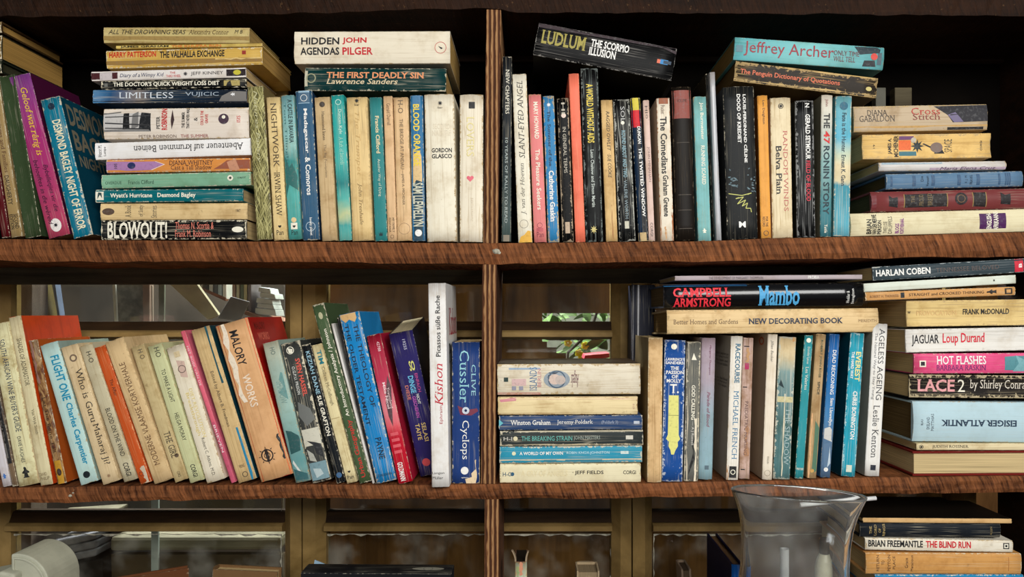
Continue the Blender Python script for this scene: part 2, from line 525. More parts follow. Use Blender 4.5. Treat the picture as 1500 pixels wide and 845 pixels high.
        if cuts:
            bm = bmesh.new()
            bv = [bm.verts.new((q[0], q[1], 0)) for q in vs_]
            for f in gf:
                try: bm.faces.new([bv[i] for i in f])
                except ValueError: pass
            for q in cuts:
                bmesh.ops.bisect_plane(bm, geom=bm.verts[:] + bm.edges[:] + bm.faces[:], plane_co=(0, q, 0), plane_no=(0, 1, 0))
            bm.verts.index_update()
            vs_ = [(v.co.x, v.co.y) for v in bm.verts]
            fs = [tuple(v.index for v in f.verts) for f in bm.faces]
            bm.free()
        else: fs = gf
        link_mesh('title_lettering' if n == 0 else 'lettering', [on_spine(*q) for q in vs_], fs, [ink_mat(c)], cover)
    for sd, s, u0, u1, q0, q1, c, st in d.get('F', ()):      # print on a cover: u0 is its top, q runs from the spine to the fore-edge
        gv, gf = _text[(s, style_key(st))]
        vs_ = []
        for x, y_ in gv:
            yy = (q0 + (q1 - q0) * x) * D if sd == 'R' else (q1 - (q1 - q0) * x) * D
            vs_.append(((u1 - (u1 - u0) * y_) * Lg, yy, Tk + 0.0003 if sd == 'R' else -0.0003))
        link_mesh('cover_lettering', vs_, gf, [ink_mat(c)], cover)
    return root
# ------------------------------------------------------------------ materials of the place
def wood_mat(name, c1, c2, scale=(3.0, 40.0, 60.0), saw=0.0, rough=0.7, bump=0.5, spots=0.0):
    m, nt, p = new_mat(name)
    tc = N(nt, 'ShaderNodeTexCoord')
    vm = N(nt, 'ShaderNodeVectorMath', operation='MULTIPLY'); vm.inputs[1].default_value = scale
    nt.links.new(tc.outputs['Object'], vm.inputs[0])
    n1 = N(nt, 'ShaderNodeTexNoise'); n1.inputs['Scale'].default_value = 1.0; n1.inputs['Detail'].default_value = 6.0; n1.inputs['Roughness'].default_value = 0.65
    n1.inputs['Distortion'].default_value = 0.6
    nt.links.new(vm.outputs[0], n1.inputs['Vector'])
    n2 = N(nt, 'ShaderNodeTexNoise'); n2.inputs['Scale'].default_value = 9.0; n2.inputs['Detail'].default_value = 4.0
    nt.links.new(tc.outputs['Object'], n2.inputs['Vector'])
    f = math_node(nt, 'ADD', math_node(nt, 'MULTIPLY', n1.outputs['Fac'], 0.6), math_node(nt, 'MULTIPLY', n2.outputs['Fac'], 0.4))
    h = n1.outputs['Fac']
    if saw:
        rot = N(nt, 'ShaderNodeVectorRotate', rotation_type='Y_AXIS'); rot.inputs['Angle'].default_value = 0.35
        nt.links.new(tc.outputs['Object'], rot.inputs['Vector'])
        v2 = N(nt, 'ShaderNodeVectorMath', operation='MULTIPLY'); v2.inputs[1].default_value = (230.0, 30.0, 28.0)
        nt.links.new(rot.outputs[0], v2.inputs[0])
        n3 = N(nt, 'ShaderNodeTexNoise'); n3.inputs['Scale'].default_value = 1.0; n3.inputs['Detail'].default_value = 4.0; n3.inputs['Roughness'].default_value = 0.7
        nt.links.new(v2.outputs[0], n3.inputs['Vector'])
        f = math_node(nt, 'ADD', math_node(nt, 'MULTIPLY', f, 1 - saw), math_node(nt, 'MULTIPLY', n3.outputs['Fac'], saw))
        h = n3.outputs['Fac']
    c = ramp(nt, f, [(0.39, lin(c1)), (0.63, lin(c2))])
    if spots:
        n4 = N(nt, 'ShaderNodeTexNoise'); n4.inputs['Scale'].default_value = 240.0; n4.inputs['Detail'].default_value = 3.0
        nt.links.new(tc.outputs['Object'], n4.inputs['Vector'])
        c = mix_col(nt, math_node(nt, 'MULTIPLY', smooth(nt, n4.outputs['Fac'], 0.66, 0.74), spots), c, lin((160, 118, 76)))
    nt.links.new(c, p.inputs['Base Color'])
    p.inputs['Roughness'].default_value = rough
    p.inputs['Specular IOR Level'].default_value = 0.12
    b = N(nt, 'ShaderNodeBump'); b.inputs['Strength'].default_value = bump; b.inputs['Distance'].default_value = 0.002
    nt.links.new(h, b.inputs['Height']); nt.links.new(b.outputs[0], p.inputs['Normal'])
    return m
def plain_mat(name, c, rough=0.6, var=0.25, scale=40.0, spec=0.3, metallic=0.0):
    m, nt, p = new_mat(name)
    tc = N(nt, 'ShaderNodeTexCoord')
    n = N(nt, 'ShaderNodeTexNoise'); n.inputs['Scale'].default_value = scale; n.inputs['Detail'].default_value = 4.0
    nt.links.new(tc.outputs['Object'], n.inputs['Vector'])
    a = lin(c); b = tuple(v * (1 - var) for v in a[:3]) + (1,)
    nt.links.new(ramp(nt, n.outputs['Fac'], [(0.35, b), (0.65, a)]), p.inputs['Base Color'])
    p.inputs['Roughness'].default_value = rough; p.inputs['Specular IOR Level'].default_value = spec; p.inputs['Metallic'].default_value = metallic
    return m
SHELF = wood_mat('rough_sawn_hardwood', (54, 28, 14), (150, 92, 54), saw=0.55, bump=0.9, spots=0.35)
DARKW = wood_mat('dark_stained_wood', (20, 10, 5), (50, 28, 14), saw=0.4, bump=0.8, spots=0.15)
BACKB = plain_mat('unlit_back_black', (9, 6, 4), rough=0.9, spec=0.05)  # near-black colour paints the darkness of the unlit window behind the top row
LATH = plain_mat('dark_lath', (50, 29, 14), rough=0.8)
BATTEN = wood_mat('grey_batten', (58, 50, 38), (92, 80, 60), scale=(4, 60, 90), bump=0.3)
FRAME = wood_mat('olive_painted_wood', (104, 82, 44), (152, 124, 76), scale=(12, 12, 12), bump=0.2, rough=0.5)
RAIL_SHADE = wood_mat('shaded_rail_brown', (34, 22, 12), (58, 40, 22), scale=(8, 60, 60), bump=0.3)  # darker brown paints the overhang's shade on the upper rail
PUTTY = plain_mat('flaking_white_putty', (186, 180, 160), rough=0.9, var=0.6, scale=160)

def ply_mat():
    m, nt, p = new_mat('plywood_edge')
    tc = N(nt, 'ShaderNodeTexCoord'); sp = N(nt, 'ShaderNodeSeparateXYZ'); nt.links.new(tc.outputs['Object'], sp.inputs[0])
    n = N(nt, 'ShaderNodeTexNoise'); n.inputs['Scale'].default_value = 1.0; n.inputs['Detail'].default_value = 5.0
    vm = N(nt, 'ShaderNodeVectorMath', operation='MULTIPLY'); vm.inputs[1].default_value = (500.0, 30.0, 60.0)
    nt.links.new(tc.outputs['Object'], vm.inputs[0]); nt.links.new(vm.outputs[0], n.inputs['Vector'])
    w = math_node(nt, 'ADD', math_node(nt, 'MULTIPLY', sp.outputs[0], 2 * math.pi / 0.0056), math_node(nt, 'MULTIPLY', n.outputs['Fac'], 4.0))
    s = math_node(nt, 'SINE', w)
    f = math_node(nt, 'ADD', math_node(nt, 'MULTIPLY', s, 0.5), 0.5)
    f2 = math_node(nt, 'ADD', math_node(nt, 'MULTIPLY', f, 0.6), math_node(nt, 'MULTIPLY', n.outputs['Fac'], 0.45))
    nt.links.new(ramp(nt, f2, [(0.30, lin((64, 36, 20))), (0.55, lin((112, 70, 40))), (0.85, lin((168, 128, 86)))]), p.inputs['Base Color'])
    p.inputs['Roughness'].default_value = 0.8; p.inputs['Specular IOR Level'].default_value = 0.2
    b = N(nt, 'ShaderNodeBump'); b.inputs['Strength'].default_value = 0.6; b.inputs['Distance'].default_value = 0.0015
    nt.links.new(f2, b.inputs['Height']); nt.links.new(b.outputs[0], p.inputs['Normal'])
    return m
PLY = ply_mat()

# ------------------------------------------------------------------ the bookcase
case = empty('bookcase', P(715, 1060, 0))
tag(case, 'rough brown timber bookcase of sagging planks with a plywood central divider', 'bookcase')
DEPTH = 0.166
def interp(pl, x):
    if x <= pl[0][0]: return pl[0][1]
    for (a, b), (c, d) in zip(pl, pl[1:]):
        if x <= c:
            t = (x - a) / (c - a); t = t * t * (3 - 2 * t)
            return b + (d - b) * t
    return pl[-1][1]
def into(o, parent):
    """parent without moving"""
    o.parent = parent
    o.matrix_parent_inverse = Matrix.Translation(-parent.location)
def shelf(top, bot, mat, seed):
    rng = random.Random(seed)
    n = 150
    x0, x1 = -190.0, 1610.0
    rows = 5
    verts, faces = [], []
    wob = [rng.uniform(-1, 1) for _ in range(n + 1)]
    wob2 = [rng.uniform(-1, 1) for _ in range(n + 1)]
    def sm(w, i): return (w[max(0, i - 1)] + 2 * w[i] + w[min(n, i + 1)]) / 4
    for i in range(n + 1):
        x = x0 + (x1 - x0) * i / n
        zt, zb = P(0, interp(top, x)).z, P(0, interp(bot, x)).z + 0.0016 * sm(wob, i)
        X = P(x, 0).x
        for r in range(rows):
            t = r / (rows - 1)
            rnd = 0.0022 if r in (0, rows - 1) else 0.0
            verts.append((X, -0.004 + rnd + 0.0009 * rng.uniform(-1, 1) + 0.0012 * sm(wob2, i), zb + (zt - zb) * t))
        verts.append((X, DEPTH, zt)); verts.append((X, DEPTH, zb))
    st = rows + 2
    for i in range(n):
        a, b = i * st, (i + 1) * st
        for r in range(rows + 1):
            faces.append((a + r, b + r, b + r + 1, a + r + 1))
        faces.append((a + rows + 1, b + rows + 1, b, a))
    faces.append(tuple(reversed(range(st)))); faces.append(tuple(n * st + r for r in range(st)))
    o = link_mesh('shelf', verts, faces, [mat])
    into(o, case)
    return o
TOP2 = [(-190, 351), (0, 350.5), (150, 352), (400, 354), (720, 356.5), (1000, 354), (1160, 349), (1250, 347), (1500, 340.5), (1610, 338)]
TOP3 = [(-190, 714), (0, 714), (230, 711), (430, 709.5), (600, 710), (720, 708.7), (940, 707.5), (1100, 704), (1300, 698.5), (1500, 696.5), (1610, 696)]
shelf([(-190, -60), (1610, -60)], [(-190, 26), (0, 25), (350, 22), (700, 13), (738, 14), (752, 20), (1000, 20), (1300, 22), (1610, 25)], DARKW, 1)
shelf(TOP2, [(-190, 382), (400, 384), (700, 387), (1000, 383), (1250, 378), (1610, 375)], SHELF, 2)
shelf(TOP3, [(-190, 737), (0, 736), (440, 730), (700, 730), (1100, 727), (1300, 722), (1610, 719)], SHELF, 3)
shelf([(-190, 1053), (1610, 1053)], [(-190, 1084), (1610, 1084)], SHELF, 4)

def upright(name, xt, xb, w, yt, yb, mat, y0=-0.001, y1=DEPTH):
    a, b = P(xt, yt), P(xb, yb)
    W = w * S
    v = []
    for p in (b, a):
        for dx, yy in ((0, y0), (W, y0), (W, y1), (0, y1)): v.append((dx + p.x - b.x, yy, p.z - b.z))
    o = link_mesh(name, v, [(0, 3, 2, 1), (4, 5, 6, 7), (0, 1, 5, 4), (1, 2, 6, 5), (2, 3, 7, 6), (3, 0, 4, 7)], [mat])
    o.location = (b.x, 0, b.z)
    into(o, case)
    bv = o.modifiers.new('edge', 'BEVEL'); bv.width = 0.0008; bv.segments = 2
    return o
upright('divider', 712.5, 708, 21.5, 14, 356.5, PLY)
upright('divider', 706.5, 704.5, 21.5, 387, 708.7, PLY)
upright('divider', 710, 709, 21, 730.3, 1053, PLY)
upright('side_panel', -195, -195, 24, -60, 1084, DARKW)
upright('side_panel', 1586, 1586, 24, -60, 1084, DARKW)
def slab(name, x0, x1, yt, yb, ya, yb2, mat, ref=None):
    """a board given by its edges as seen, standing between depths ya and yb2"""
    a, b = P(x0, yt, ya), P(x1, yb, ya)
    v, f = box_geo(a.x, b.x, ya, yb2, b.z, a.z)
    return link_mesh(name, v, f, [mat])
for args in (('dark_back_sheet', -230, 1640, 0, 395, .160, .1655, BACKB), ('lath', -230, 1640, 80, 90, .150, .160, LATH), ('lath', 1493, 1500, 26, 112, .146, .160, LATH),
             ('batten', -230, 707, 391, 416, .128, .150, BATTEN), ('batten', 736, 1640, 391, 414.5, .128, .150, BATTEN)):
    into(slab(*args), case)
for px, py, s in ((727, 368, 5.5), (731, 370, 3.2), (103, 726, 2.6), (107, 722, 1.6)):
    bm = bmesh.new(); bmesh.ops.create_icosphere(bm, subdivisions=2, radius=s * S)
    for v in bm.verts: v.co = Vector((v.co.x * (1 + .3 * math.sin(9 * v.co.z / S)), v.co.y * .28, v.co.z * .75)) + P(px, py, -0.0045)
    me = bpy.data.meshes.new('paint_drop'); bm.to_mesh(me); bm.free(); me.materials.append(PUTTY)
    o = bpy.data.objects.new('paint_drop', me); C.objects.link(o); into(o, case); o['label'] = 'white paint drop on the plank edge'

# ------------------------------------------------------------------ the casement window behind it
def glass_pane_mat():
    m, nt, p = new_mat('old_window_glass')
    nt.nodes.remove(p)
    tr = N(nt, 'ShaderNodeBsdfTransparent'); tr.inputs[0].default_value = (0.86, 0.88, 0.84, 1)
    gl = N(nt, 'ShaderNodeBsdfGlossy'); gl.inputs['Roughness'].default_value = 0.04
    fr = N(nt, 'ShaderNodeFresnel'); fr.inputs[0].default_value = 1.5
    mx = N(nt, 'ShaderNodeMixShader'); nt.links.new(fr.outputs[0], mx.inputs[0]); nt.links.new(tr.outputs[0], mx.inputs[1]); nt.links.new(gl.outputs[0], mx.inputs[2])
    df = N(nt, 'ShaderNodeBsdfDiffuse'); df.inputs[0].default_value = (0.5, 0.48, 0.42, 1)
    tc = N(nt, 'ShaderNodeTexCoord'); n = N(nt, 'ShaderNodeTexNoise'); n.inputs['Scale'].default_value = 22.0; n.inputs['Detail'].default_value = 6.0
    nt.links.new(tc.outputs['Object'], n.inputs['Vector'])
    m2 = N(nt, 'ShaderNodeMixShader')
    nt.links.new(math_node(nt, 'MULTIPLY', smooth(nt, n.outputs['Fac'], 0.45, 0.8), 0.16), m2.inputs[0])
    nt.links.new(mx.outputs[0], m2.inputs[1]); nt.links.new(df.outputs[0], m2.inputs[2])
    nt.links.new(m2.outputs[0], nt.nodes['Material Output'].inputs['Surface'])
    return m
PANE = glass_pane_mat()
YF, YG = 0.172, 0.196
def stile(root, x0, x1, inner):
    """vertical member; inner = -1/+1 side where the glass is, 0 both"""
    a, b = P(x0, 395, YF), P(x1, 1070, YF)
    w = b.x - a.x
    c = 0.012
    prof = [(0, YG + .012), (0, YF), (w, YF), (w, YG + .012)]
    if inner > 0: prof = [(0, YG + .012), (0, YF), (w - c, YF), (w, YF + .014), (w, YG + .012)]
    if inner < 0: prof = [(0, YG + .012), (0, YF + .014), (c, YF), (w, YF), (w, YG + .012)]
    n = len(prof)
    v = [(a.x + x, y, z) for z in (b.z, a.z) for x, y in prof]
    f = [(i, (i + 1) % n, n + (i + 1) % n, n + i) for i in range(n)] + [tuple(reversed(range(n))), tuple(range(n, 2 * n))]
    link_mesh('stile', v, f, [FRAME], root)
def rail(root, x0, x1, y0, y1):
    a, b = P(x0, y0, YF), P(x1, y1, YF)
    h = a.z - b.z
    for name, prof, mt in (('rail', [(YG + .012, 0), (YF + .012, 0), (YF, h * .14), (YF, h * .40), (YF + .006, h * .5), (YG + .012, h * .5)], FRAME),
                           ('shaded_rail_top', [(YG + .012, h * .5), (YF + .010, h * .5), (YF + .018, h), (YG + .012, h)], RAIL_SHADE)):
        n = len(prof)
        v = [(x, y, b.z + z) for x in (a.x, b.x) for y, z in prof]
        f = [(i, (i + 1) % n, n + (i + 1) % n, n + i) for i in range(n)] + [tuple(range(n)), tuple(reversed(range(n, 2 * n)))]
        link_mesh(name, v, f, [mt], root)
def putty(root, x0, x1, y0, y1, seed):
    rng = random.Random(seed)
    a, b = P(x0, y0, YG - .003), P(x1, y1, YG - .003)
    horiz = abs(x1 - x0) > abs(y1 - y0)
    n = 46
    v, f = [], []
    for i in range(n + 1):
        t = i / n
        j = max(0.12, rng.random() ** 1.3)
        if horiz:
            x = a.x + (b.x - a.x) * t
            v += [(x, YG - .004, a.z), (x, YG - .004, a.z + (b.z - a.z) * j), (x, YG - .001, a.z + (b.z - a.z) * j)]
        else:
            z = a.z + (b.z - a.z) * t
            v += [(a.x, YG - .004, z), (a.x + (b.x - a.x) * j, YG - .004, z), (a.x + (b.x - a.x) * j, YG - .001, z)]
    for i in range(n):
        f += [(3 * i, 3 * i + 1, 3 * i + 4, 3 * i + 3), (3 * i + 1, 3 * i + 2, 3 * i + 5, 3 * i + 4)]
    link_mesh('putty_line', v, f, [PUTTY], root)
def pane(root, x0, x1, y0, y1):
    a, b = P(x0, y0, YG), P(x1, y1, YG)
    v, f = box_geo(a.x, b.x, YG, YG + .0025, b.z, a.z)
    link_mesh('pane', v, f, [PANE], root)
for i, (xa, xb, ga, gb) in enumerate(((-60, 441.5, 6, 413), (443.5, 925, 474, 897), (927, 1430, 957, 1400))):
    w = empty('window_%d' % (i + 1)); w['kind'] = 'structure'
    stile(w, xa, ga, 1); stile(w, gb, xb, -1)
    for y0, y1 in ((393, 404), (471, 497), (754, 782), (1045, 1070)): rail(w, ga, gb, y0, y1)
    for y0, y1 in ((398, 478), (490, 762), (775, 1050)): pane(w, ga - 3, gb + 3, y0, y1)
    putty(w, ga, gb, 781.5, 785.5, i * 7 + 1); putty(w, ga, gb, 754.5, 752, i * 7 + 2); putty(w, gb, gb - 4, 783, 1040, i * 7 + 3); putty(w, ga, ga + 3, 783, 1040, i * 7 + 4)
    putty(w, gb, gb - 3.5, 500, 750, i * 7 + 5); putty(w, ga, gb, 496.5, 499, i * 7 + 6)

# ------------------------------------------------------------------ what stands beyond the glass
wall_back = add_box('wall_back', -1.9, -0.20, 1.15, 1.2, -1.3, 1.2, plain_mat('dark_plaster', (70, 60, 50), rough=.9, var=.5, scale=6)); wall_back['kind'] = 'structure'
far_backdrop = add_box('far_backdrop', -0.20, 1.9, 2.0, 2.05, -1.3, 1.2, plain_mat('pale_backdrop', (206, 208, 196), rough=.9, var=.35, scale=16)); far_backdrop['kind'] = 'structure'  # pale surface added as bright backdrop, in place of foliage beyond the leaves
fl = add_box('floor', -2.6, 2.6, -3.6, 2.2, -1.36, -1.30, wood_mat('floor_boards', (70, 46, 30), (120, 84, 56), scale=(30, 3, 30))); fl['kind'] = 'structure'
ceil = add_box('ceiling', -1.9, -0.20, 0.30, 1.2, 1.2, 1.25, plain_mat('dim_ceiling', (90, 80, 66))); ceil['kind'] = 'structure'
yard = area('yard_daylight', (0.30, 1.05, 0.75), (0.22, 0.75, -0.05), 1.2, 0.5, 48.0, (0.95, 1.0, 0.92))
back_fill = area('back_room_fill', (-1.0, 0.75, 0.9), (-0.35, 0.42, 0.0), 0.5, 0.4, 80.0, (0.94, 0.97, 1.0))  # unseen area light added to brighten the things behind the end window

CLOTH = wood_mat('brown_cloth', (70, 46, 24), (118, 82, 46), scale=(30, 30, 3), bump=0.15, rough=0.95)
def translucent(m, f):
    nt = m.node_tree; p = nt.nodes['Principled BSDF']
    t = N(nt, 'ShaderNodeBsdfTranslucent'); mx = N(nt, 'ShaderNodeMixShader'); mx.inputs[0].default_value = f
    nt.links.new(p.inputs['Base Color'].links[0].from_socket, t.inputs[0])
    nt.links.new(p.outputs[0], mx.inputs[1]); nt.links.new(t.outputs[0], mx.inputs[2])
    nt.links.new(mx.outputs[0], nt.nodes['Material Output'].inputs['Surface'])
translucent(CLOTH, 0.09)
def cloth():
    nx, nz = 150, 80
    x0, x1, z0, z1 = P(452, 0, .25).x, P(1500, 0, .25).x, P(0, 1060, .25).z, P(0, 392, .25).z
    v, f = [], []
    for j in range(nz + 1):
        for i in range(nx + 1):
            x = x0 + (x1 - x0) * i / nx; z = z0 + (z1 - z0) * j / nz
            v.append((x, .25 + .008 * math.sin(x * 46 + 1.2 * math.sin(z * 5)) + .004 * math.sin(x * 113 + z * 7), z))
    k = (CAM_D + .25) / F_PX
    for j in range(nz):
        for i in range(nx):
            a = j * (nx + 1) + i
            px = VX + (v[a][0] + v[a + 1][0]) / 2 / k; py = VY - (v[a][2] + v[a + nx + 1][2]) / 2 / k
            hole = (459 < py < 527 and 796 + max(0, (py - 500)) * 1.6 < px < 912)
            if not hole: f.append((a, a + 1, a + nx + 2, a + nx + 1))
    o = link_mesh('cloth_screen', v, f, [CLOTH])
    for p in o.data.polygons: p.use_smooth = True
    tag(o, 'brown cloth screen hung close behind the window glass with one gap', 'curtain')
cloth()

def thing_box(name, label, cat, pts, y0, y1, mat, group=None, bevel=0.001):
    """a prism: outline read in the picture at depth y0, carried back to y1 at its true size"""
    q = [P(x, y, y0) for x, y in pts]
    n = len(q)
    v = [(p.x, y0, p.z) for p in q] + [(p.x, y1, p.z) for p in q]
    f = [tuple(range(n)), tuple(reversed(range(n, 2 * n)))] + [(i, n + i, n + (i + 1) % n, (i + 1) % n) for i in range(n)]
    o = link_mesh(name, v, f, [mat])
    bm = bmesh.new(); bm.from_mesh(o.data); bmesh.ops.recalc_face_normals(bm, faces=bm.faces[:]); bm.to_mesh(o.data); bm.free()
    if bevel:
        b = o.modifiers.new('edge', 'BEVEL'); b.width = bevel; b.segments = 2
    tag(o, label, cat, group)
    return o
m = plain_mat
thing_box('timber_post', 'grey timber post standing beyond the glass at the end window', 'post', [(17, 1120), (17, 396), (47, 396), (44, 1120)], .30, .34, wood_mat('grey_timber', (96, 82, 78), (134, 118, 110), scale=(60, 60, 4)))
thing_box('thin_book', 'thin olive book leaning beyond the glass next to the grey timber post', 'book', [(66, 480), (55, 405), (63, 405), (77, 480)], .34, .36, m('olive_card', (110, 92, 40)), 'books beyond the glass')
thing_box('thin_book', 'thin pale blue book leaning beyond the glass by the olive one', 'book', [(86, 480), (76, 405), (79, 405), (90, 480)], .34, .355, m('blue_card', (120, 134, 170)), 'books beyond the glass')
thing_box('thin_book', 'short white booklet beyond the glass between post and olive book', 'book', [(52, 480), (48, 440), (50, 440), (56, 480)], .34, .35, m('white_card', (190, 180, 160)), 'books beyond the glass')
thing_box('metal_strip', 'narrow white strip standing upright behind the upper end pane', 'strip', [(168, 484), (163, 402), (168, 402), (172, 484)], .33, .335, m('white_strip', (220, 220, 216)))
thing_box('grey_panel', 'dusty grey panel standing behind the narrow white strip', 'panel', [(172, 486), (170, 402), (212, 402), (212, 486)], .36, .37, m('grey_panel', (128, 124, 116), scale=90, var=.5))
thing_box('plank', 'pinkish plank upright beyond the glass beside the dusty grey panel', 'plank', [(210, 488), (208, 402), (219, 402), (219, 488)], .345, .36, m('pink_plank', (168, 140, 128)))
thing_box('metal_rod', 'thin pale rod standing just past the pinkish plank behind glass', 'rod', [(222, 488), (221, 418), (223, 418), (224, 488)], .34, .344, m('pale_rod', (196, 176, 166)))
thing_box('glass_strip', 'grey green strip upright beyond the glass before the slanting board', 'strip', [(232, 488), (232, 402), (241, 402), (240, 488)], .34, .345, m('green_strip', (134, 138, 124)))
thing_box('slanting_board', 'pale cream board slanting down beyond the glass', 'board', [(244, 412), (226, 390), (263, 390), (288, 416), (321, 462), (304, 468)], .33, .34, m('cream_board', (204, 190, 156)))
thing_box('back_shelf', 'red brown shelf slanting away beyond the glass under small books', 'shelf', [(284, 420), (284, 416), (331, 436), (330, 441)], .46, .50, wood_mat('red_shelf', (96, 62, 46), (140, 96, 72)))
for i, (x, c) in enumerate(((291, (200, 196, 186)), (299, (60, 56, 54)), (306, (206, 210, 208)), (313, (90, 96, 104)), (319, (176, 196, 204)), (326, (214, 216, 210)))):
    yb = 416 + (x - 284) * .43
    thing_box('small_book', ('cream', 'charcoal', 'white', 'slate', 'pale blue', 'ivory')[i] + ' small book on the slanting back shelf', 'book', [(x, yb + 2), (x, 396), (x + 5.5, 396), (x + 5.5, yb + 4)], .462, .49, m('small_cover', c), 'small books on the slanting back shelf')
for i, (x, c) in enumerate(((340, (170, 140, 130)), (346, (196, 190, 170)), (352, (110, 120, 104)), (357, (196, 186, 150)), (363, (130, 120, 124)))):
    thing_box('upright_book', ('rosy', 'cream', 'sage', 'straw', 'mauve')[i] + ' upright book seen through the end pane near white papers', 'book', [(x, 447 + i * 2.5), (x, 398), (x + 4.8, 398), (x + 4.8, 449 + i * 2.5)], .42, .47, m('small_cover', c), 'upright books through the end pane')
thing_box('lower_back_shelf', 'lower red brown shelf slanting beyond the glass under white papers', 'shelf', [(338, 452), (338, 446), (418, 478), (414, 484)], .41, .52, wood_mat('red_shelf2', (110, 76, 60), (150, 110, 90)))
for i, (x0, x1, y0, y1) in enumerate(((378, 397, 420, 427), (380, 404, 428, 435), (375, 400, 436, 443), (376, 402, 444, 450), (373, 405, 451, 460))):
    thing_box('paper_stack', 'white wad of papers, ' + ('topmost', 'second', 'middle', 'fourth', 'lowest')[i] + ' of the pile beyond the end pane', 'papers', [(x0, y1), (x0 + 1, y0), (x1 - 2, y0 + 2.5), (x1, y1 + 3)], .425, .47, m('white_paper', (226, 230, 232)), 'white papers beyond the end pane')
thing_box('clear_sleeve', 'translucent grey plastic sleeve crossing the slanting board behind glass', 'sleeve', [(318, 466), (338, 434), (366, 442), (352, 470)], .322, .324, m('grey_plastic', (150, 146, 150)))
GREYP = m('grey_newsprint', (132, 130, 138), var=.5, scale=60)
for i, dy in enumerate((0, 13, 25)):
    thing_box('newspaper_bundle', 'grey folded newspapers, ' + ('upper', 'middle', 'lower')[i] + ' bundle behind the lower end pane', 'newspapers', [(66 - 4 * i, 806 + dy), (70 - 4 * i, 794 + dy), (144, 778 + dy), (140, 790 + dy)], .31, .42, GREYP, 'newspapers behind the lower end pane', .003)
thing_box('dark_crate', 'dark crate under the grey newspapers beyond the glass', 'crate', [(44, 1100), (50, 838), (150, 818), (158, 1100)], .31, .48, m('dark_crate', (26, 24, 24)))
thing_box('timber_beam', 'weathered grey beam lying beyond the glass behind the pale strip', 'beam', [(160, 808), (161, 786), (412, 786), (412, 806)], .315, .36, wood_mat('weathered', (104, 98, 82), (146, 138, 118), scale=(4, 40, 60)), None, .006)
thing_box('wood_panel', 'plain brown panel under the weathered grey beam beyond the glass', 'panel', [(160, 1100), (160, 812), (414, 812), (414, 1100)], .335, .35, m('brown_panel', (92, 76, 56), scale=14, var=.4))
thing_box('pale_strip', 'blue white metal strip upright behind the lower end pane', 'strip', [(221, 1100), (221, 700), (232, 700), (231, 1100)], .300, .305, m('bluewhite', (176, 186, 184)))
thing_box('back_panel_board', 'grey brown board across the upper part of the lower end pane', 'board', [(172, 783), (172, 700), (414, 700), (414, 783)], .38, .39, m('greybrown', (104, 92, 76), scale=20, var=.4))
thing_box('cloth_roll', 'pale rolled cloth on the dark things behind the lower end pane', 'cloth', [(70, 760), (80, 752), (170, 746), (170, 755)], .33, .37, m('pale_cloth', (120, 112, 92)), None, .003)
# greenery out in the yard
leafm = m('leaf_green', (104, 140, 62), var=.45, scale=30, spec=.4)
flowm = m('yellow_petal', (236, 230, 60), var=.1)
barkm = m('bark', (70, 58, 40), var=.4)
shrub = empty('shrub', P(845, 760, .62))
tag(shrub, 'leafy shrub with yellow flowers seen through the gap in the cloth', 'shrub')
def leaf_mesh(Lf, Wf):
    v, f = [], []
    n = 6
    for i in range(n + 1):
        t = i / n; w = Wf * math.sin(math.pi * min(1, t * 1.05 + .02)) ** .8 * (1 - .3 * t)
        zz = .15 * Lf * math.sin(t * 2.4)
        v += [(t * Lf, -w, zz + .18 * w), (t * Lf, 0, zz), (t * Lf, w, zz + .18 * w)]
    for i in range(n):
        a = 3 * i
        f += [(a, a + 3, a + 4, a + 1), (a + 1, a + 4, a + 5, a + 2)]
    me = bpy.data.meshes.new('leaf'); me.from_pydata(v, [], f); me.materials.append(leafm)
    return me
LM = leaf_mesh(.042, .012)
rg = random.Random(5)
for i in range(110):
    o = bpy.data.objects.new('leaf', LM)
    p = P(rg.uniform(775, 925), rg.uniform(452, 560), .5 + rg.uniform(0, .3))
    o.location = p - shrub.location
    o.rotation_euler = (rg.uniform(-1, 1), rg.uniform(-.9, .9), rg.uniform(0, 6.28))
    s_ = rg.uniform(.6, 1.25); o.scale = (s_, s_, s_)
    o.parent = shrub; C.objects.link(o)
pm = bpy.data.meshes.new('flower')
bm = bmesh.new()
for k in range(5):
    a = k * math.tau / 5
    bmesh.ops.create_icosphere(bm, subdivisions=1, radius=.0042, matrix=Matrix.Translation((.0045 * math.cos(a), 0, .0045 * math.sin(a))) @ Matrix.Diagonal((1, .5, 1, 1)))
bm.to_mesh(pm); bm.free(); pm.materials.append(flowm)
for x, y in ((832, 502), (857, 506), (848, 517), (852, 522)):
    o = bpy.data.objects.new('flower', pm); o.location = P(x, y, .50) - shrub.location; o.parent = shrub; C.objects.link(o)
def tube(name, pts, r, mat, parent=None):
    cu = bpy.data.curves.new(name, 'CURVE'); cu.dimensions = '3D'; cu.bevel_depth = r; cu.bevel_resolution = 2
    sp = cu.splines.new('POLY'); sp.points.add(len(pts) - 1)
    for q, p in zip(sp.points, pts): q.co = (*p, 1)
    cu.use_fill_caps = True
    tmp = bpy.data.objects.new(name, cu); C.objects.link(tmp)
    bpy.context.view_layer.update()
    me = bpy.data.meshes.new_from_object(tmp.evaluated_get(bpy.context.evaluated_depsgraph_get()))
    bpy.data.objects.remove(tmp); bpy.data.curves.remove(cu)
    me.name = name; me.materials.clear(); me.materials.append(mat)
    o = bpy.data.objects.new(name, me); C.objects.link(o)
    if parent: o.parent = parent
    return o
tube('branch', [P(x, y, .56) - shrub.location for x, y in ((800, 1250), (812, 700), (832, 516), (858, 492), (870, 470), (880, 440))], .003, barkm, shrub)
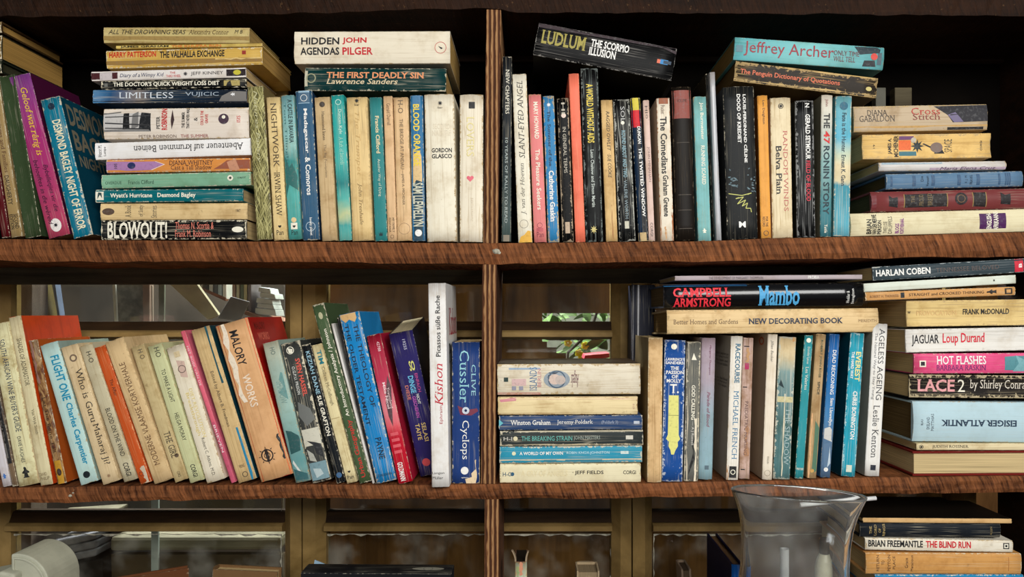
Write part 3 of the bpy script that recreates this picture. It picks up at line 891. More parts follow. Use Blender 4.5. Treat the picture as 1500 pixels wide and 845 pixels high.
thing_box('pink_tray', 'pink plastic tray edge beyond the glass under the yellow flowers', 'tray', [(855, 526), (857, 520), (893, 517), (893, 524)], .40, .46, m('pink_plastic', (224, 84, 104), rough=.35))
# ------------------------------------------------------------------ the books, read off the photograph
# U(label, foot corner, head corner, spine width, colour, lettering, emblems ...) stands; L(...) lies, corners at the lower edge.
# lettering: (words, from, to along the spine, from, to across it, colour, style); style s serif, i italic, b/B bold, a across, x reversed
EK = 'ink'
GROUP[0] = 'books on the top shelf'
# --- leaning books at the near end
U('maroon book at the end of the top shelf, leaning on the tan one', (2, 349), (-36, 110), 12, (84, 16, 22), edge=.3)
U('narrow tan paperback with dark lettering leaning beside the olive green hardcover', (16, 348), (-20, 112), 16, (160, 134, 88),
  [('Marriages and Families', .22, .60, .25, .72, (96, 60, 40), 's'), ('DAUGHERTY', .62, .80, .25, .65, EK, 's'), ('SECOND', .86, .95, .55, .9, EK), ('EDITION', .86, .95, .15, .5, EK)])
U('plain olive green cloth hardcover leaning on the purple book', (37, 349), (-2, 112), 23, (54, 70, 44), hard=True, edge=.25, bulge=-.08)
U('purple pink paperback with yellow gothic title leaning on the bright teal one', (70.5, 350), (11, 114), 32, (158, 52, 112),
  [('Geloof wat rêrig is', .08, .50, .36, .74, (240, 200, 50), 'si'), ('Bybelletjies vir die', .56, .85, .55, .80, (60, 20, 50), 'i'), ('behoeftes in die wêreld', .52, .92, .2, .42, (60, 20, 50), 'i')],
  [('disc', .93, .5, .5, (236, 230, 224), .62), ('star', .93, .5, .24, (30, 30, 34))],
  grad=[(0, (120, 58, 130)), (.35, (160, 44, 112)), (1, (178, 66, 92))], side=(70, 18, 50), edge=.12, D=.10)  # side colour darkened to stand for shade on the cover
U('bright teal paperback with cream block capitals leaning free before the tall lying stack', (107, 350), (58, 147), 29, (14, 116, 142),
  [('DESMOND BAGLEY', .16, .55, .36, .78, (236, 226, 190), 'B'), ('NIGHT OF ERROR', .57, .95, .36, .78, (236, 226, 190), 'B')],
  [('disc', .06, .5, .34, (20, 40, 60))], edge=.5, crease=.5, side=(8, 62, 80), D=.112,  # cover side and its lettering toned down to paint shade there
  F=[('R', 'DESMOND', .04, .20, .08, .96, (120, 112, 92), 'B'), ('R', 'BAGLEY', .23, .38, .08, .96, (120, 112, 92), 'B'), ('R', 'NIGHT', .41, .50, .1, .6, (120, 112, 92), 'B')])
L('upper of two tan hardbacks lying flat above the leaning books', (-150, 47), (1.5, 47), 16, (120, 92, 48), hard=True, side=(70, 50, 28), D=.12, pages=(176, 136, 72), edge=.6)
L('lower and thicker tan book lying flat above the leaning books', (-150, 86), (1.5, 86), 35, (120, 92, 48), side=(60, 56, 40), D=.12, pages=(176, 136, 72), edge=.6)
L('dark green book lying under the two tan ones', (-150, 106), (1.5, 106), 18.5, (44, 48, 36), hard=True, side=(30, 34, 26), D=.12, pages=(60, 58, 40))
# --- tall lying stack, from its foot
L('black paperback with huge white title capitals at the foot of the tall stack', (148, 351.5), (361, 350.5), 28.5, (13, 14, 15),
  [('BLOWOUT!', .045, .455, .06, .93, 'ivory', 'sB'), ('Thomas N. Scortia &', .51, .775, .53, .90, (226, 130, 110)), ('Frank M. Robinson', .51, .755, .12, .47, (226, 130, 110))],
  [('disc', .94, .5, .3, 'ivory', .6)], edge=.55, crease=.35)
L('cream spine with small dark lettering, second from the foot of the tall stack', (147, 322), (362, 321), 24, (222, 194, 142),
  [('A Book', .17, .21, .15, .9, (100, 90, 70), 'sa'), ('of Sixty', .26, .30, .2, .9, (100, 90, 70), 'sa'), ('Stories', .345, .385, .12, .85, (110, 100, 80), 'sa'), ('1867', .925, .955, .45, .62, (70, 60, 50))],
  [('disc', .055, .5, .42, (90, 70, 56), .75)], crease=.4, stain=.5)
L('deep teal paperback with white title and torn foot, third from the stack foot', (140, 296.5), (356, 294.6), 18.6, (4, 100, 108),
  [("Wyatt's Hurricane", .10, .385, .26, .72, 'ivory', 'B'), ('Desmond Bagley', .42, .68, .26, .72, 'ivory', 'B')],
  [('tear', 0, .055, 0, 1, 'ivory'), ('poly', [(.012, .25), (.03, .6), (.045, .3), (.04, .75), (.018, .8)], (20, 60, 64))], edge=.45, pages=(190, 166, 120))
L('sage green paperback in the lying stack with a tiny pale round emblem', (149, 276), (367, 271), 20, (124, 172, 142),
  [('OVERDUE', .025, .135, .28, .50, (50, 80, 60)), ('Francis Clifford', .18, .35, .26, .54, (50, 80, 60)), ('CREST', .915, .97, .5, .62, (30, 50, 40))],
  [('disc', .865, .56, .42, 'ivory'), ('star', .865, .56, .3, (30, 40, 34))], edge=.4, crease=.15)
L('lilac and amber paperback with arrow shaped colour change in the lying stack', (156, 253), (366, 250), 21, (214, 140, 70),
  [('DIANA WHITNEY', .44, .745, .52, .86, (50, 30, 40), 's'), ('Cast a Tall Shadow', .45, .735, .16, .5, (50, 30, 40), 's'), ('105', .055, .075, .3, .7, (60, 40, 70), 'ab')],
  [('poly', [(0, 0), (.27, 0), (.40, .58), (.29, 1), (0, 1)], (170, 124, 170)), ('poly', [(.27, 0), (.282, 0), (.41, .58), (.30, 1), (.29, 1), (.40, .58)], (240, 220, 200)),
   ('disc', .175, .52, .5, (34, 44, 90), .62), ('poly', [(.72, .0), (1, 0), (1, 1), (.86, 1), (.8, .5)], (150, 84, 60)), ('poly', [(.86, .05), (.93, .1), (.9, .95), (.84, .7)], (196, 140, 110))], edge=.4)
L('white hardback turned upside down in the lying stack, long german title', (139.5, 236), (367, 228.5), 27, (236, 234, 232),
  [('Abenteuer auf krummen Beinen', .25, .955, .34, .74, EK, 'sx'), ('Horst M.', .02, .043, .16, .86, EK, 'sa'), ('Lampe', .055, .075, .2, .74, EK, 's' + 'a')], hard=True, edge=.2, bulge=.06, stain=.15)
L('thick cream paperback with a dark tree picture in the lying stack', (152, 204), (364, 201.5), 45, (226, 214, 200),
  [('PETER', .365, .39, .32, .72, EK, 'ab'), ('ROBINSON', .40, .44, .28, .98, 'red', 'aB'), ('THE SUMMER', .54, .562, .34, .86, EK, 'ab'), ('THAT NEVER WAS', .572, .594, .32, .98, EK, 'ab'), ('&', .625, .65, .56, .68, EK, 'a'),
   ('COLD IS THE', .67, .69, .42, .9, 'red', 'ab'), ('GRAVE', .702, .722, .48, .78, 'red', 'ab'), ('ISIS', .92, .945, .5, .72, 'red', 'a'), ('PETER ROBINSON', .24, .5, .03, .13, (120, 100, 90)), ('THE SUMMER', .53, .72, .03, .13, (150, 60, 60))],
  [('band', .0, .325, .24, 1, (196, 192, 188)), ('poly', [(.13, .24), (.18, .24), (.175, 1), (.14, 1)], (18, 18, 20)), ('poly', [(.24, .24), (.325, .24), (.325, 1), (.265, 1), (.25, .6)], (24, 26, 30)), ('poly', [(.0, .8), (.12, .86), (.12, 1), (0, 1)], (110, 108, 106)), ('poly', [(.19, .3), (.24, .4), (.24, .9), (.2, .8)], (120, 118, 116)), ('poly', [(.0, .24), (.325, .24), (.3, .34), (.0, .30)], (130, 128, 126)),
   ('poly', [(.01, .5), (.32, .42), (.32, .46), (.01, .54)], (50, 50, 52)), ('poly', [(.01, .7), (.32, .74), (.32, .77), (.01, .73)], (60, 60, 62)), ('poly', [(.01, .34), (.32, .3), (.32, .34), (.01, .37)], (40, 40, 42)),
   ('disc', .83, .62, .34, (70, 50, 64)), ('disc', .83, .68, .12, 'ivory'), ('poly', [(.47, .3), (.49, .6), (.475, .95), (.465, .6)], (60, 40, 40))], crease=.15, edge=.25)
L('dark blue paperback with white spaced capitals in the lying stack', (136, 151), (361, 150), 20, (24, 48, 76),
  [('LIMITLESS', .17, .525, .34, .80, (214, 220, 226), 's'), ('VUJICIC', .60, .82, .42, .80, (170, 184, 196), 's')],
  [('poly', [(.82, .1), (1, .1), (1, 1), (.9, .85), (.84, .5)], (120, 116, 112)), ('bird', .91, .62, .3, (230, 230, 230)), ('band', 0, 1, 0, .16, (24, 22, 22))],
  grad=[(0, (70, 120, 160)), (.12, (40, 80, 120)), (.3, (130, 120, 116)), (.38, (30, 50, 70)), (1, (14, 18, 28))], edge=.2)
L('black thin paperback with condensed pale capitals under the white and maroon one', (148, 131.5), (361, 128), 13.5, (13, 14, 15),
  [("THE DOCTOR'S QUICK WEIGHT LOSS DIET", .085, .815, .22, .82, 'ivory', 'B')],
  [('band', .845, .955, .2, .85, (176, 158, 96)), ('poly', [(.86, .2), (.9, .2), (.89, .85), (.87, .6)], (30, 30, 30)), ('rect', .035, .5, .4, (110, 110, 104))], edge=.6)
L('white and maroon thin paperback with hand lettered title in the tall stack', (134, 119.5), (360, 113.5), 15, (226, 220, 214),
  [('Diary of a', .185, .315, .18, .68, (50, 60, 96), 'i'), ('Wimpy Kid', .325, .47, .18, .68, (50, 60, 96), 'i'), ('THE', .51, .545, .52, .75, 'red'), ('THIRD WHEEL', .485, .58, .18, .42, 'red'), ('JEFF KINNEY', .645, .855, .26, .68, (60, 60, 64))],
  [('band', 0, .17, 0, 1, (70, 26, 30)), ('band', .055, .135, .08, .8, (200, 190, 190)), ('band', .875, 1, 0, 1, (34, 20, 24)), ('disc', .945, .5, .52, (196, 184, 60), .8), ('star', .61, .5, .5, (60, 60, 64))], edge=.6, wear=(216, 206, 200))
L('yellow paperback with red and black lettering near the top of the tall stack', (156, 100), (384, 94), 27, (206, 168, 84),
  [('HARRY PATTERSON', .02, .32, .58, .92, (196, 40, 30), 'B'), ('THE VALHALLA EXCHANGE', .345, .76, .50, .88, EK, 'B')],
  [('band', 0, 1, 0, .40, (150, 116, 60)), ('tear', .70, 1, .28, .45, (216, 186, 120)), ('rect', .885, .7, .22, (150, 50, 40))], edge=.5, crease=.4, stain=.6, pages=(190, 150, 84))
L('yellow paperback half hidden below the topmost book of the tall stack', (170, 72.6), (384, 69), 9.5, (214, 188, 104),
  [('JAMES GRAHAM', .03, .36, .1, .85, EK, 'B'), ('THE KHUFRA RUN', .38, .72, .1, .85, (210, 120, 50), 'B')], stain=.5)
L('topmost book of the tall stack, yellowed with slim capitals', (151.5, 66), (365, 66.5), 26.5, (196, 178, 120),
  [('ALL THE DROWNING SEAS', .035, .565, .54, .84, (50, 46, 36), 'i'), ('Alexandra Connor', .585, .86, .54, .84, (90, 70, 40), 'si'), ('M B', .90, .955, .6, .84, EK, 'i')],
  [('band', 0, 1, 0, .42, (160, 132, 76))], crease=.3, stain=.6, edge=.4, pages=(180, 148, 90))
# --- standing, first run
U('tall spine printed with a photograph of tangled dry grass beside the tall stack', (376, 351.5), (362, 127), 23, (140, 134, 84),
  [('Natures Pantry', .03, .50, .30, .62, (196, 192, 150), 'i')], fleck=((34, 34, 20), (206, 200, 140), 40., 900.), edge=.2, crease=.1, side=(120, 104, 66))
U('cream paperback with outlined letters beside the dry grass spine', (401, 352), (389.5, 143), 20, (230, 204, 146),
  [('NIGHTWORK', .04, .49, .30, .72, (70, 58, 40), 's'), ('·IRWIN SHAW', .515, .83, .30, .72, (70, 58, 40), 's'), ('Pan', .93, .965, .25, .75, EK, 'a')], [('heart', .905, .5, .25, EK)], crease=.35, stain=.5)
U('aqua paperback with a misty castle picture beside the cream outlined one', (422.5, 351), (411, 140), 19, (110, 176, 176),
  [('A CASTLE IN BAVARIA', .03, .33, .50, .84, (30, 50, 54), 'b'), ('Tom Tillinghast', .05, .55, .14, .36, (60, 110, 110)), ('Pan', .935, .968, .28, .75, (20, 40, 40), 'a')],
  [('poly', [(.42, .1), (.5, .35), (.47, .6), (.56, .95), (.66, .95), (.62, .3), (.7, .05)], (46, 104, 100)), ('band', .885, .93, .25, .75, 'ivory'), ('disc', .865, .5, .4, (226, 200, 150)), ('heart', .91, .5, .25, EK)],
  grad=[(0, (112, 160, 164)), (.35, (150, 196, 190)), (.45, (60, 140, 138)), (.7, (92, 178, 170)), (1, (70, 146, 142))], edge=.25)
U('steel blue guidebook with white bold title and dark banded head', (444, 352), (432.5, 133.5), 24, (54, 92, 122),
  [('Madagascar', .12, .42, .38, .66, 'white', 'B'), ('& Comoros', .445, .70, .38, .70, 'white', 'B'), ('lonely planet', .85, .97, .42, .62, 'white', 'b')],
  [('band', 0, .085, 0, 1, (70, 100, 124)), ('band', 0, .012, 0, 1, (150, 180, 200)), ('band', .08, .085, 0, 1, (150, 180, 200)), ('ring', .048, .5, .42, 'white', .07), ('ring', .91, .5, .58, (190, 210, 224), .05)], edge=.3, D=.118, side=(34, 60, 92))
U('faded tan paperback with thin dark title beside the steel blue guidebook', (471.5, 353), (460, 143), 22.5, (206, 178, 134),
  [('Hammond Innes', .10, .30, .44, .62, (70, 60, 50), 's'), ('The Big Footprints', .33, .56, .42, .62, (130, 110, 84), 's')], [('disc', .05, .5, .36, (70, 60, 50))], crease=.5, stain=.6, edge=.5)
U('bright turquoise paperback with pale title and a seascape at its foot', (497, 352.5), (484.5, 139.5), 18.5, (44, 166, 160),
  [('Duncan Kyle', .10, .27, .45, .75, (220, 240, 220), 's'), ('A Raft of Swords', .29, .48, .45, .75, (170, 220, 200), 's')], [('ring', .05, .55, .45, (200, 230, 214), .1)],
  grad=[(0, (36, 156, 152)), (.45, (70, 180, 172)), (.6, (50, 130, 130)), (.72, (90, 180, 170)), (.82, (190, 200, 150)), (.9, (70, 160, 156)), (1, (110, 190, 180))], edge=.25)
U('wide creased cream spine with gold script and a small black star', (516, 353), (507, 143), 30.5, (230, 200, 142),
  [('The Trumpet', .10, .55, .32, .60, (206, 172, 112), 'i'), ('John Trenhaile', .60, .89, .36, .58, (140, 116, 76), 'si'), ('Star', .045, .06, .38, .62, EK, 'a')], [('star', .025, .5, .25, EK)], crease=.8, stain=.4, edge=.4)
U('smooth teal paperback with cream author name and a small dark crown', (549.5, 353), (540.5, 143), 18, (52, 132, 132),
  [('Francis Clifford', .13, .39, .42, .74, (232, 214, 168), 'B'), ('Another Way of Dying', .43, .69, .42, .70, (210, 220, 196))], [('crown', .955, .5, .42, (16, 44, 48))], edge=.25, crease=.15)
U('narrow peach paperback touching the smooth teal one', (568, 353), (561, 141), 13.5, (226, 188, 144),
  [('Gerald Durrell', .05, .20, .35, .75, (110, 84, 60)), ('MY FAMILY', .84, .94, .55, .8, (80, 60, 40)), ('FONTANA', .84, .94, .2, .42, (80, 60, 40))], [('ring', .97, .5, .4, (110, 84, 60), .1)], crease=.3, stain=.4)
U('peach spine with thin black capitals and a faint ring at its foot', (582, 353), (576, 143), 22, (228, 192, 146),
  [('THE BRIDGE AT ANDAU', .15, .50, .38, .62, (110, 92, 70)), ('—JAMES A. MICHENER', .51, .75, .38, .60, (110, 92, 70)), ('H-O', .02, .11, .30, .65, (110, 92, 70))], [('ring', .915, .5, .78, (150, 120, 90), .03), ('band', .76, .86, .47, .50, (170, 140, 104))], crease=.55, stain=.4)
U('blue paperback with yellow bubble letters and striped lettering below', (603.5, 353), (600, 140), 19, (48, 112, 156),
  [('BLOOD', .06, .245, .22, .72, (238, 208, 70), 'B'), ('ORANGE', .265, .485, .22, .76, (238, 208, 70), 'B'), ('SAM LLEWELLYN', .60, .90, .10, .92, (206, 206, 184), 'B')],
  [('band', .0, .1, 0, 1, (70, 120, 160)), ('poly', [(.27, 0), (.4, .25), (.38, .7), (.47, 1), (.66, 1), (.66, 0)], (222, 190, 136)), ('poly', [(.6, 1), (.58, .4), (.64, 0), (1, 0), (1, 1)], (26, 60, 76)), ('disc', .945, .5, .55, 'white')], edge=.35)
U('widest white paperback of the standing run with two lines of black capitals', (625.5, 354), (621, 138.5), 43.5, (236, 228, 206),
  [('GORDON', .365, .395, .22, .90, EK, 'aB'), ('GLASCO', .405, .435, .22, .90, EK, 'aB'), ('SECOND', .20, .235, .28, .85, (222, 210, 186), 'as'), ('NATURE', .245, .28, .24, .88, (222, 210, 186), 'as'), ('Star', .085, .096, .45, .62, EK, 'a')],
  [('star', .06, .54, .18, EK)], crease=.3, stain=.35, D=.114, edge=.35)
U('white paperback with a small pink heart standing against the central divider', (674, 354), (674, 138.5), 34.5, (236, 226, 204),
  [('LOVERS', .15, .42, .30, .62, (228, 214, 150), 's'), ('JUDITH KRANTZ', .70, .86, .45, .58, (214, 200, 176))], [('heart', .57, .45, .32, (226, 110, 124)), ('rect', .072, .52, .26, (40, 40, 40), .28), ('poly', [(.065, .47), (.08, .58), (.085, .48)], 'ivory')], crease=.45, stain=.4, edge=.4)
# --- lying on that run
L('dark green paperback with orange title lying on the standing books', (446, 135.5), (653, 136.5), 38, (6, 48, 48),
  [('THE FIRST DEADLY SIN', .155, .845, .52, .80, (226, 150, 104), 'sB'), ('Lawrence Sanders', .155, .66, .27, .50, (214, 196, 160), 'sbi')],
  [('ring', .045, .52, .42, (150, 150, 120), .12), ('tear', 0, .02, 0, 1, (190, 184, 160))], crease=.4, edge=.35, bulge=.08, tip=-3, pages=(180, 146, 88), D=.112)
L('big white paperback with bold black and red capitals lying highest before the divider', (431, 92.8), (659, 92), 47.5, (228, 218, 196),
  [('HIDDEN', .045, .29, .58, .80, EK, 'B'), ('AGENDAS', .04, .29, .26, .49, EK, 'B'), ('JOHN', .31, .465, .58, .80, 'red', 'B'), ('PILGER', .31, .505, .26, .49, 'red', 'B')],
  [('ring', .94, .47, .36, (190, 60, 60), .04), ('poly', [(.925, .52), (.955, .46), (.945, .42), (.935, .46)], EK)], crease=.12, edge=.15, D=.13, pages=(196, 158, 92), stain=.3)
# --- beyond the divider
U('slim black hardcover with white capitals standing against the central divider', (734, 353.5), (735.5, 83), 14.5, (26, 32, 38),
  [('NEW CHAPTERS', .07, .31, .35, .75, 'ivory', 's'), ('10 YEARS OF RALLY TO READ', .44, .90, .32, .62, (170, 180, 176))], [('tear', .965, 1, 0, 1, (130, 120, 104))], hard=True, edge=.25, D=.12, grad=[(0, (18, 22, 28)), (.5, (30, 36, 40)), (1, (74, 90, 88))], bulge=.02)  # gradient paints the light on its foot as grey
U('white spine with grey italic capitals and a torn yellow foot', (758, 355.5), (749, 109), 22, (236, 230, 210),
  [('SLANT-EYED ANGEL', .04, .50, .30, .70, (74, 70, 64), 'six'), ('J. van der Hoeven', .53, .835, .30, .68, (110, 104, 94), 'six')],
  [('ring', .89, .45, .6, (110, 104, 94), .04), ('poly', [(.935, .98), (.93, .7), (.955, .45), (.965, .2), (1, .05), (1, .98)], (222, 170, 62))], crease=.15, stain=.35)
U('salmon pink paperback with white author and title standing near the divider', (782.5, 355.5), (774, 139), 18.5, (226, 132, 130),
  [('MARY HOWARD', .05, .30, .36, .72, 'ivory', 'B'), ('The Pleasure Seekers', .37, .78, .36, .72, 'ivory', 'b'), ('Pan', .93, .965, .25, .78, (130, 50, 60), 'a')],
  [('ring', .885, .5, .42, (130, 50, 60), .08), ('rect', .915, .5, .5, (190, 90, 96), .3)], edge=.35, crease=.1)
U('mid blue paperback with worn brown edges beside the salmon pink one', (803, 355.5), (795, 141.5), 16.5, (52, 130, 182),
  [('The Summer of the', .10, .48, .34, .62, (20, 50, 76), 'sb'), ('Catherine Gaskin', .51, .86, .28, .74, 'white', 'sB')], [('star', .06, .5, .42, 'white'), ('tear', .85, 1, 0, .22, (196, 150, 96)), ('tear', .82, 1, .76, 1, (206, 176, 130))], edge=.75, crease=.5, wear=(196, 176, 136))
U('black paperback with pale disc near its head, between mid blue and coral spines', (824, 355.5), (816, 145), 16.5, (13, 14, 15),
  [('IN GENERAL TERMS', .20, .52, .38, .68, (190, 182, 166)), ('HI', .03, .11, .35, .65, (190, 182, 166), 'b')], [('disc', .12, .52, .42, (226, 204, 190), .42), ('rect', .90, .5, .4, (190, 166, 140), 1.0)], edge=.75, crease=.55, wear=(176, 156, 130))
U('plain coral orange spine standing tall without any lettering', (843, 355.7), (833, 109.5), 14.8, (240, 122, 96), edge=.25, crease=.25, stain=.3, wear=(250, 180, 140), side=(214, 92, 70))
U('tall worn black paperback with condensed gold capitals beside the coral spine', (858.5, 354.6), (850.5, 100.7), 25, (13, 14, 15),
  [('A WORLD', .09, .22, .28, .68, (226, 200, 80), 'B'), ('WITHOUT AIDS', .228, .43, .28, .68, (226, 200, 80), 'B'), ('Leon Chaitow and Simon Martin', .47, .80, .42, .62, (196, 204, 196), 'b')],
  [('star', .93, .48, .42, (206, 190, 120), .5)], edge=.55, crease=.9, wear=(120, 128, 124))
U('creased tan paperback with slanting black capitals beside the tall black one', (888, 355.7), (880, 148.6), 17, (222, 186, 128),
  [('RAGGED OWLET', .08, .36, .40, .70, (60, 50, 40), 'i'), ('·SUE COOKE', .38, .55, .40, .70, (60, 50, 40), 'i')], [('tear', .74, .98, .55, .66, (160, 110, 60))], crease=.6, stain=.5, edge=.4, side=(150, 104, 60))
U('black paperback with pale blue lettering down deep white creases', (907.5, 355), (898, 147.5), 24, (13, 14, 15),
  [('ROUND ABOUT AND TWO', .22, .55, .42, .66, (140, 176, 186), 'b'), ('VALERIE WORTH', .57, .84, .42, .62, (140, 160, 166)), ('SOL', .05, .16, .42, .68, (190, 190, 186))], [('disc', .165, .52, .22, 'ivory'), ('rect', .885, .5, .26, (200, 196, 176), .45)], edge=.7, crease=1.0, wear=(176, 176, 166))
U('narrow navy paperback with yellow and red head bands', (936, 353.6), (923.5, 144), 15, (18, 38, 60),
  [('DUNCAN', .20, .32, .52, .86, 'white', 'B'), ('THE TWISTED WINDOW', .35, .83, .52, .86, 'white', 'B')],
  [('band', .21, 1, .42, 1, (20, 22, 26)), ('band', 0, .085, 0, 1, (206, 190, 60)), ('band', .085, .205, 0, 1, (204, 20, 34)), ('tear', .94, 1, 0, 1, (190, 164, 116))], edge=.4, bulge=.12)
U('very narrow pale pink paperback beside the navy one with coloured head', (949.5, 354.5), (940.5, 148.5), 10.2, (222, 194, 182),
  [('JOHN MINAHAN', .33, .58, .35, .78, (110, 76, 76), 's'), ('CORGI', .87, .965, .35, .75, EK), ('HI', .04, .09, .3, .7, (60, 50, 50)), ('O', .1, .13, .35, .7, (60, 50, 50))], edge=.25, y=.004)
U('battered white paperback with bold condensed title and brown split edges', (968, 353), (961.5, 144), 19.5, (232, 222, 202),
  [('The Comedians', .13, .53, .22, .72, (30, 28, 26), 'B'), ('Graham Greene', .54, .83, .30, .72, (30, 28, 26), 'B'), ('Pocket', .05, .11, .3, .6, (120, 100, 84))],
  [('tear', .72, 1, 0, .12, (176, 112, 66)), ('tear', .80, 1, .84, 1, (170, 104, 62)), ('tear', 0, .04, .0, 1, (150, 84, 50)), ('tear', .90, 1, .30, .48, (200, 150, 100))], crease=.4, edge=.4, wear=(176, 120, 76), side=(190, 178, 154))
U('nearly black cloth hardcover with a dull red head panel', (991, 352.5), (984, 127.5), 28.5, (26, 21, 17), [('VOLUME', .08, .10, .25, .75, (70, 36, 30), 'as')],
  [('band', .022, .205, .02, .98, (138, 70, 60)), ('band', .70, .704, 0, 1, (70, 60, 48)), ('band', .36, .364, 0, 1, (66, 56, 46)), ('band', .80, .804, 0, 1, (70, 60, 48)), ('band', .92, .924, 0, 1, (70, 60, 48))], hard=True, crease=.25, edge=.3, bulge=.12, D=.13, wear=(90, 78, 62))
U('light aqua paperback with white lettering beside the nearly black hardcover', (1023, 353.5), (1015.5, 142.7), 22.5, (126, 184, 184),
  [('Jon Burmeister', .04, .30, .42, .74, 'ivory', 'b'), ('RUNNING SCARED', .34, .61, .44, .74, 'ivory', 'b')], [('bird', .93, .5, .35, 'ivory')], edge=.3, crease=.2)
U('thin black booklet rising behind the light aqua paperback', (1042, 352), (1030, 108.5), 5.5, (18, 18, 20), edge=.5, y=.010, D=.12)
U('thin silver grey spine standing taller than the aqua paperback', (1049.5, 352), (1039.5, 106), 8.0, (176, 178, 182), edge=.08, rough=.25, D=.12, bulge=.15)
U('wide charcoal paperback with white capitals and a scribbled drawing', (1066, 350.5), (1059.5, 127.5), 45, (28, 30, 31),
  [('LOUIS-FERDINAND CÉLINE', .05, .50, .62, .74, 'white', 'sB'), ('DOOD OP KREDIET', .05, .37, .42, .54, 'white', 'sB'), ('M', .885, .925, .38, .60, 'white', 'aB')],
  [('line', [(0.693, 0.97), (0.54, 0.12000000000000001), (0.672, 0.93), (0.644, 0.16), (0.633, 0.9), (0.629, 0.13), (0.603, 0.86), (0.653, 0.30000000000000004), (0.691, 0.89), (0.606, 0.15000000000000002), (0.536, 0.79), (0.609, 0.16), (0.595, 0.96), (0.619, 0.21000000000000002)], .0012, (74, 96, 104)), ('line', [(0.581, 0.75), (0.592, 0.07999999999999999), (0.616, 0.95), (0.638, 0.09), (0.666, 0.9099999999999999), (0.645, 0.22999999999999998), (0.649, 0.9099999999999999), (0.596, 0.25), (0.675, 0.78), (0.648, 0.19), (0.61, 0.86), (0.614, 0.22999999999999998)], .0010, (96, 120, 128)), ('line', [(.70,.08),(.715,.5),(.70,.82),(.735,.3),(.725,.55),(.77,.35),(.745,.62),(.785,.5),(.765,.68),(.80,.62),(.80,.78),(.825,.80)], .0009, (200, 200, 110))], edge=.15, crease=.1, D=.125)
U('amber orange paperback standing next to the wide charcoal one', (1115, 349), (1109.5, 140), 15, (230, 162, 76),
  [('Len Deighton', .035, .20, .40, .68, (70, 50, 40)), ('FOR THE', .85, .92, .5, .72, (70, 50, 40)), ('RECORD', .85, .92, .2, .42, (70, 50, 40))], [('ring', .965, .5, .5, (70, 50, 40), .1)], edge=.25, crease=.2, side=(170, 100, 40))
U('creased cream spine with pink serif title beside the amber orange one', (1132, 348.6), (1128.5, 143.5), 30, (230, 214, 178),
  [('RANDOM WINDS', .235, .81, .58, .80, (190, 110, 100), 's'), ('Belva Plain', .345, .69, .22, .50, (40, 36, 34), 'sb')], [('ring', .06, .5, .26, EK, .12), ('disc', .06, .5, .14, EK)], crease=.7, stain=.3, edge=.35)
U('creased black paperback with white and red condensed capitals', (1168, 347.7), (1165, 147.5), 27, (13, 14, 15),
  [('GERALD SEYMOUR', .10, .43, .52, .78, 'white', 'B'), ('FIELD OF BLOOD', .44, .735, .52, .76, (210, 60, 76), 'b'), ('N', .02, .05, .52, .75, 'white', 'b')], edge=.6, crease=.9, wear=(140, 140, 138))
U('paperback shading from white to teal with dark capitals and a red number', (1201.5, 346.3), (1203.5, 139), 16.5, (120, 160, 160),
  [('THE', .13, .235, .22, .76, (20, 24, 26), 'B'), ('47', .255, .345, .22, .76, (206, 40, 40), 'B'), ('RONIN STORY', .36, .845, .22, .76, (24, 50, 58), 'B'), ('Tuttle', .915, .975, .35, .6, 'ivory', 'b'), ('John', .03, .08, .3, .6, (150, 90, 84))],
  grad=[(0, (224, 214, 196)), (.25, (196, 200, 190)), (.45, (140, 176, 174)), (.8, (70, 128, 136)), (1, (54, 108, 118))], edge=.2, crease=.1, side=(150, 144, 120))
U('worn sky blue and cream paperback at the end of the standing books', (1221, 345.5), (1224.5, 140.5), 24, (96, 168, 186),
  [('Fate is the Hunter', .12, .40, .40, .66, (24, 50, 64), 'b'), ('Ernest K. Gann', .42, .64, .40, .66, (24, 50, 64), 'b')], [('disc', .07, .5, .5, (36, 96, 118))],
  grad=[(0, (110, 170, 180)), (.3, (96, 176, 200)), (.42, (196, 206, 180)), (.5, (226, 210, 170)), (.6, (214, 200, 160)), (.63, (60, 140, 158)), (1, (104, 178, 196))], edge=.45, crease=.45)
# --- lying on that run
L('thick black paperback lying tilted with gold and white capitals', (781, 79.5), (983.5, 117.5), 48, (8, 8, 9),
  [('LUDLUM', .035, .355, .38, .80, (160, 148, 70), 'sB'), ('THE SCORPIO', .39, .665, .56, .80, 'white', 'sB'), ('ILLUSION', .385, .58, .30, .54, 'white', 'sB')],
  [('rect', .90, .5, .12, (220, 110, 80), .22), ('rect', .925, .5, .14, (50, 130, 190), .24), ('rect', .948, .5, .10, (40, 60, 80), .24), ('poly', [(0, .86), (.9, .93), (1, .8), (1, .99), (0, .99)], (60, 48, 52))], edge=.25, crease=.35, D=.12, y=.004, wear=(150, 146, 140),
  )
L('frayed black and tan book with orange title lying under the aqua one', (1074.5, 118), (1283, 143.5), 29, (46, 40, 34),
  [('The Penguin Dictionary of Quotations', .04, .74, .34, .66, (216, 110, 76), 'b')], [('tear', 0, 1, 0, .16, (196, 164, 104)), ('tear', .3, .98, .9, 1, (196, 164, 104)), ('disc', .945, .42, .22, (196, 180, 110), .3)], edge=.95, crease=.9, wear=(170, 144, 100), D=.125, bulge=-.04, pages=(96, 74, 40), side=(70, 56, 36))
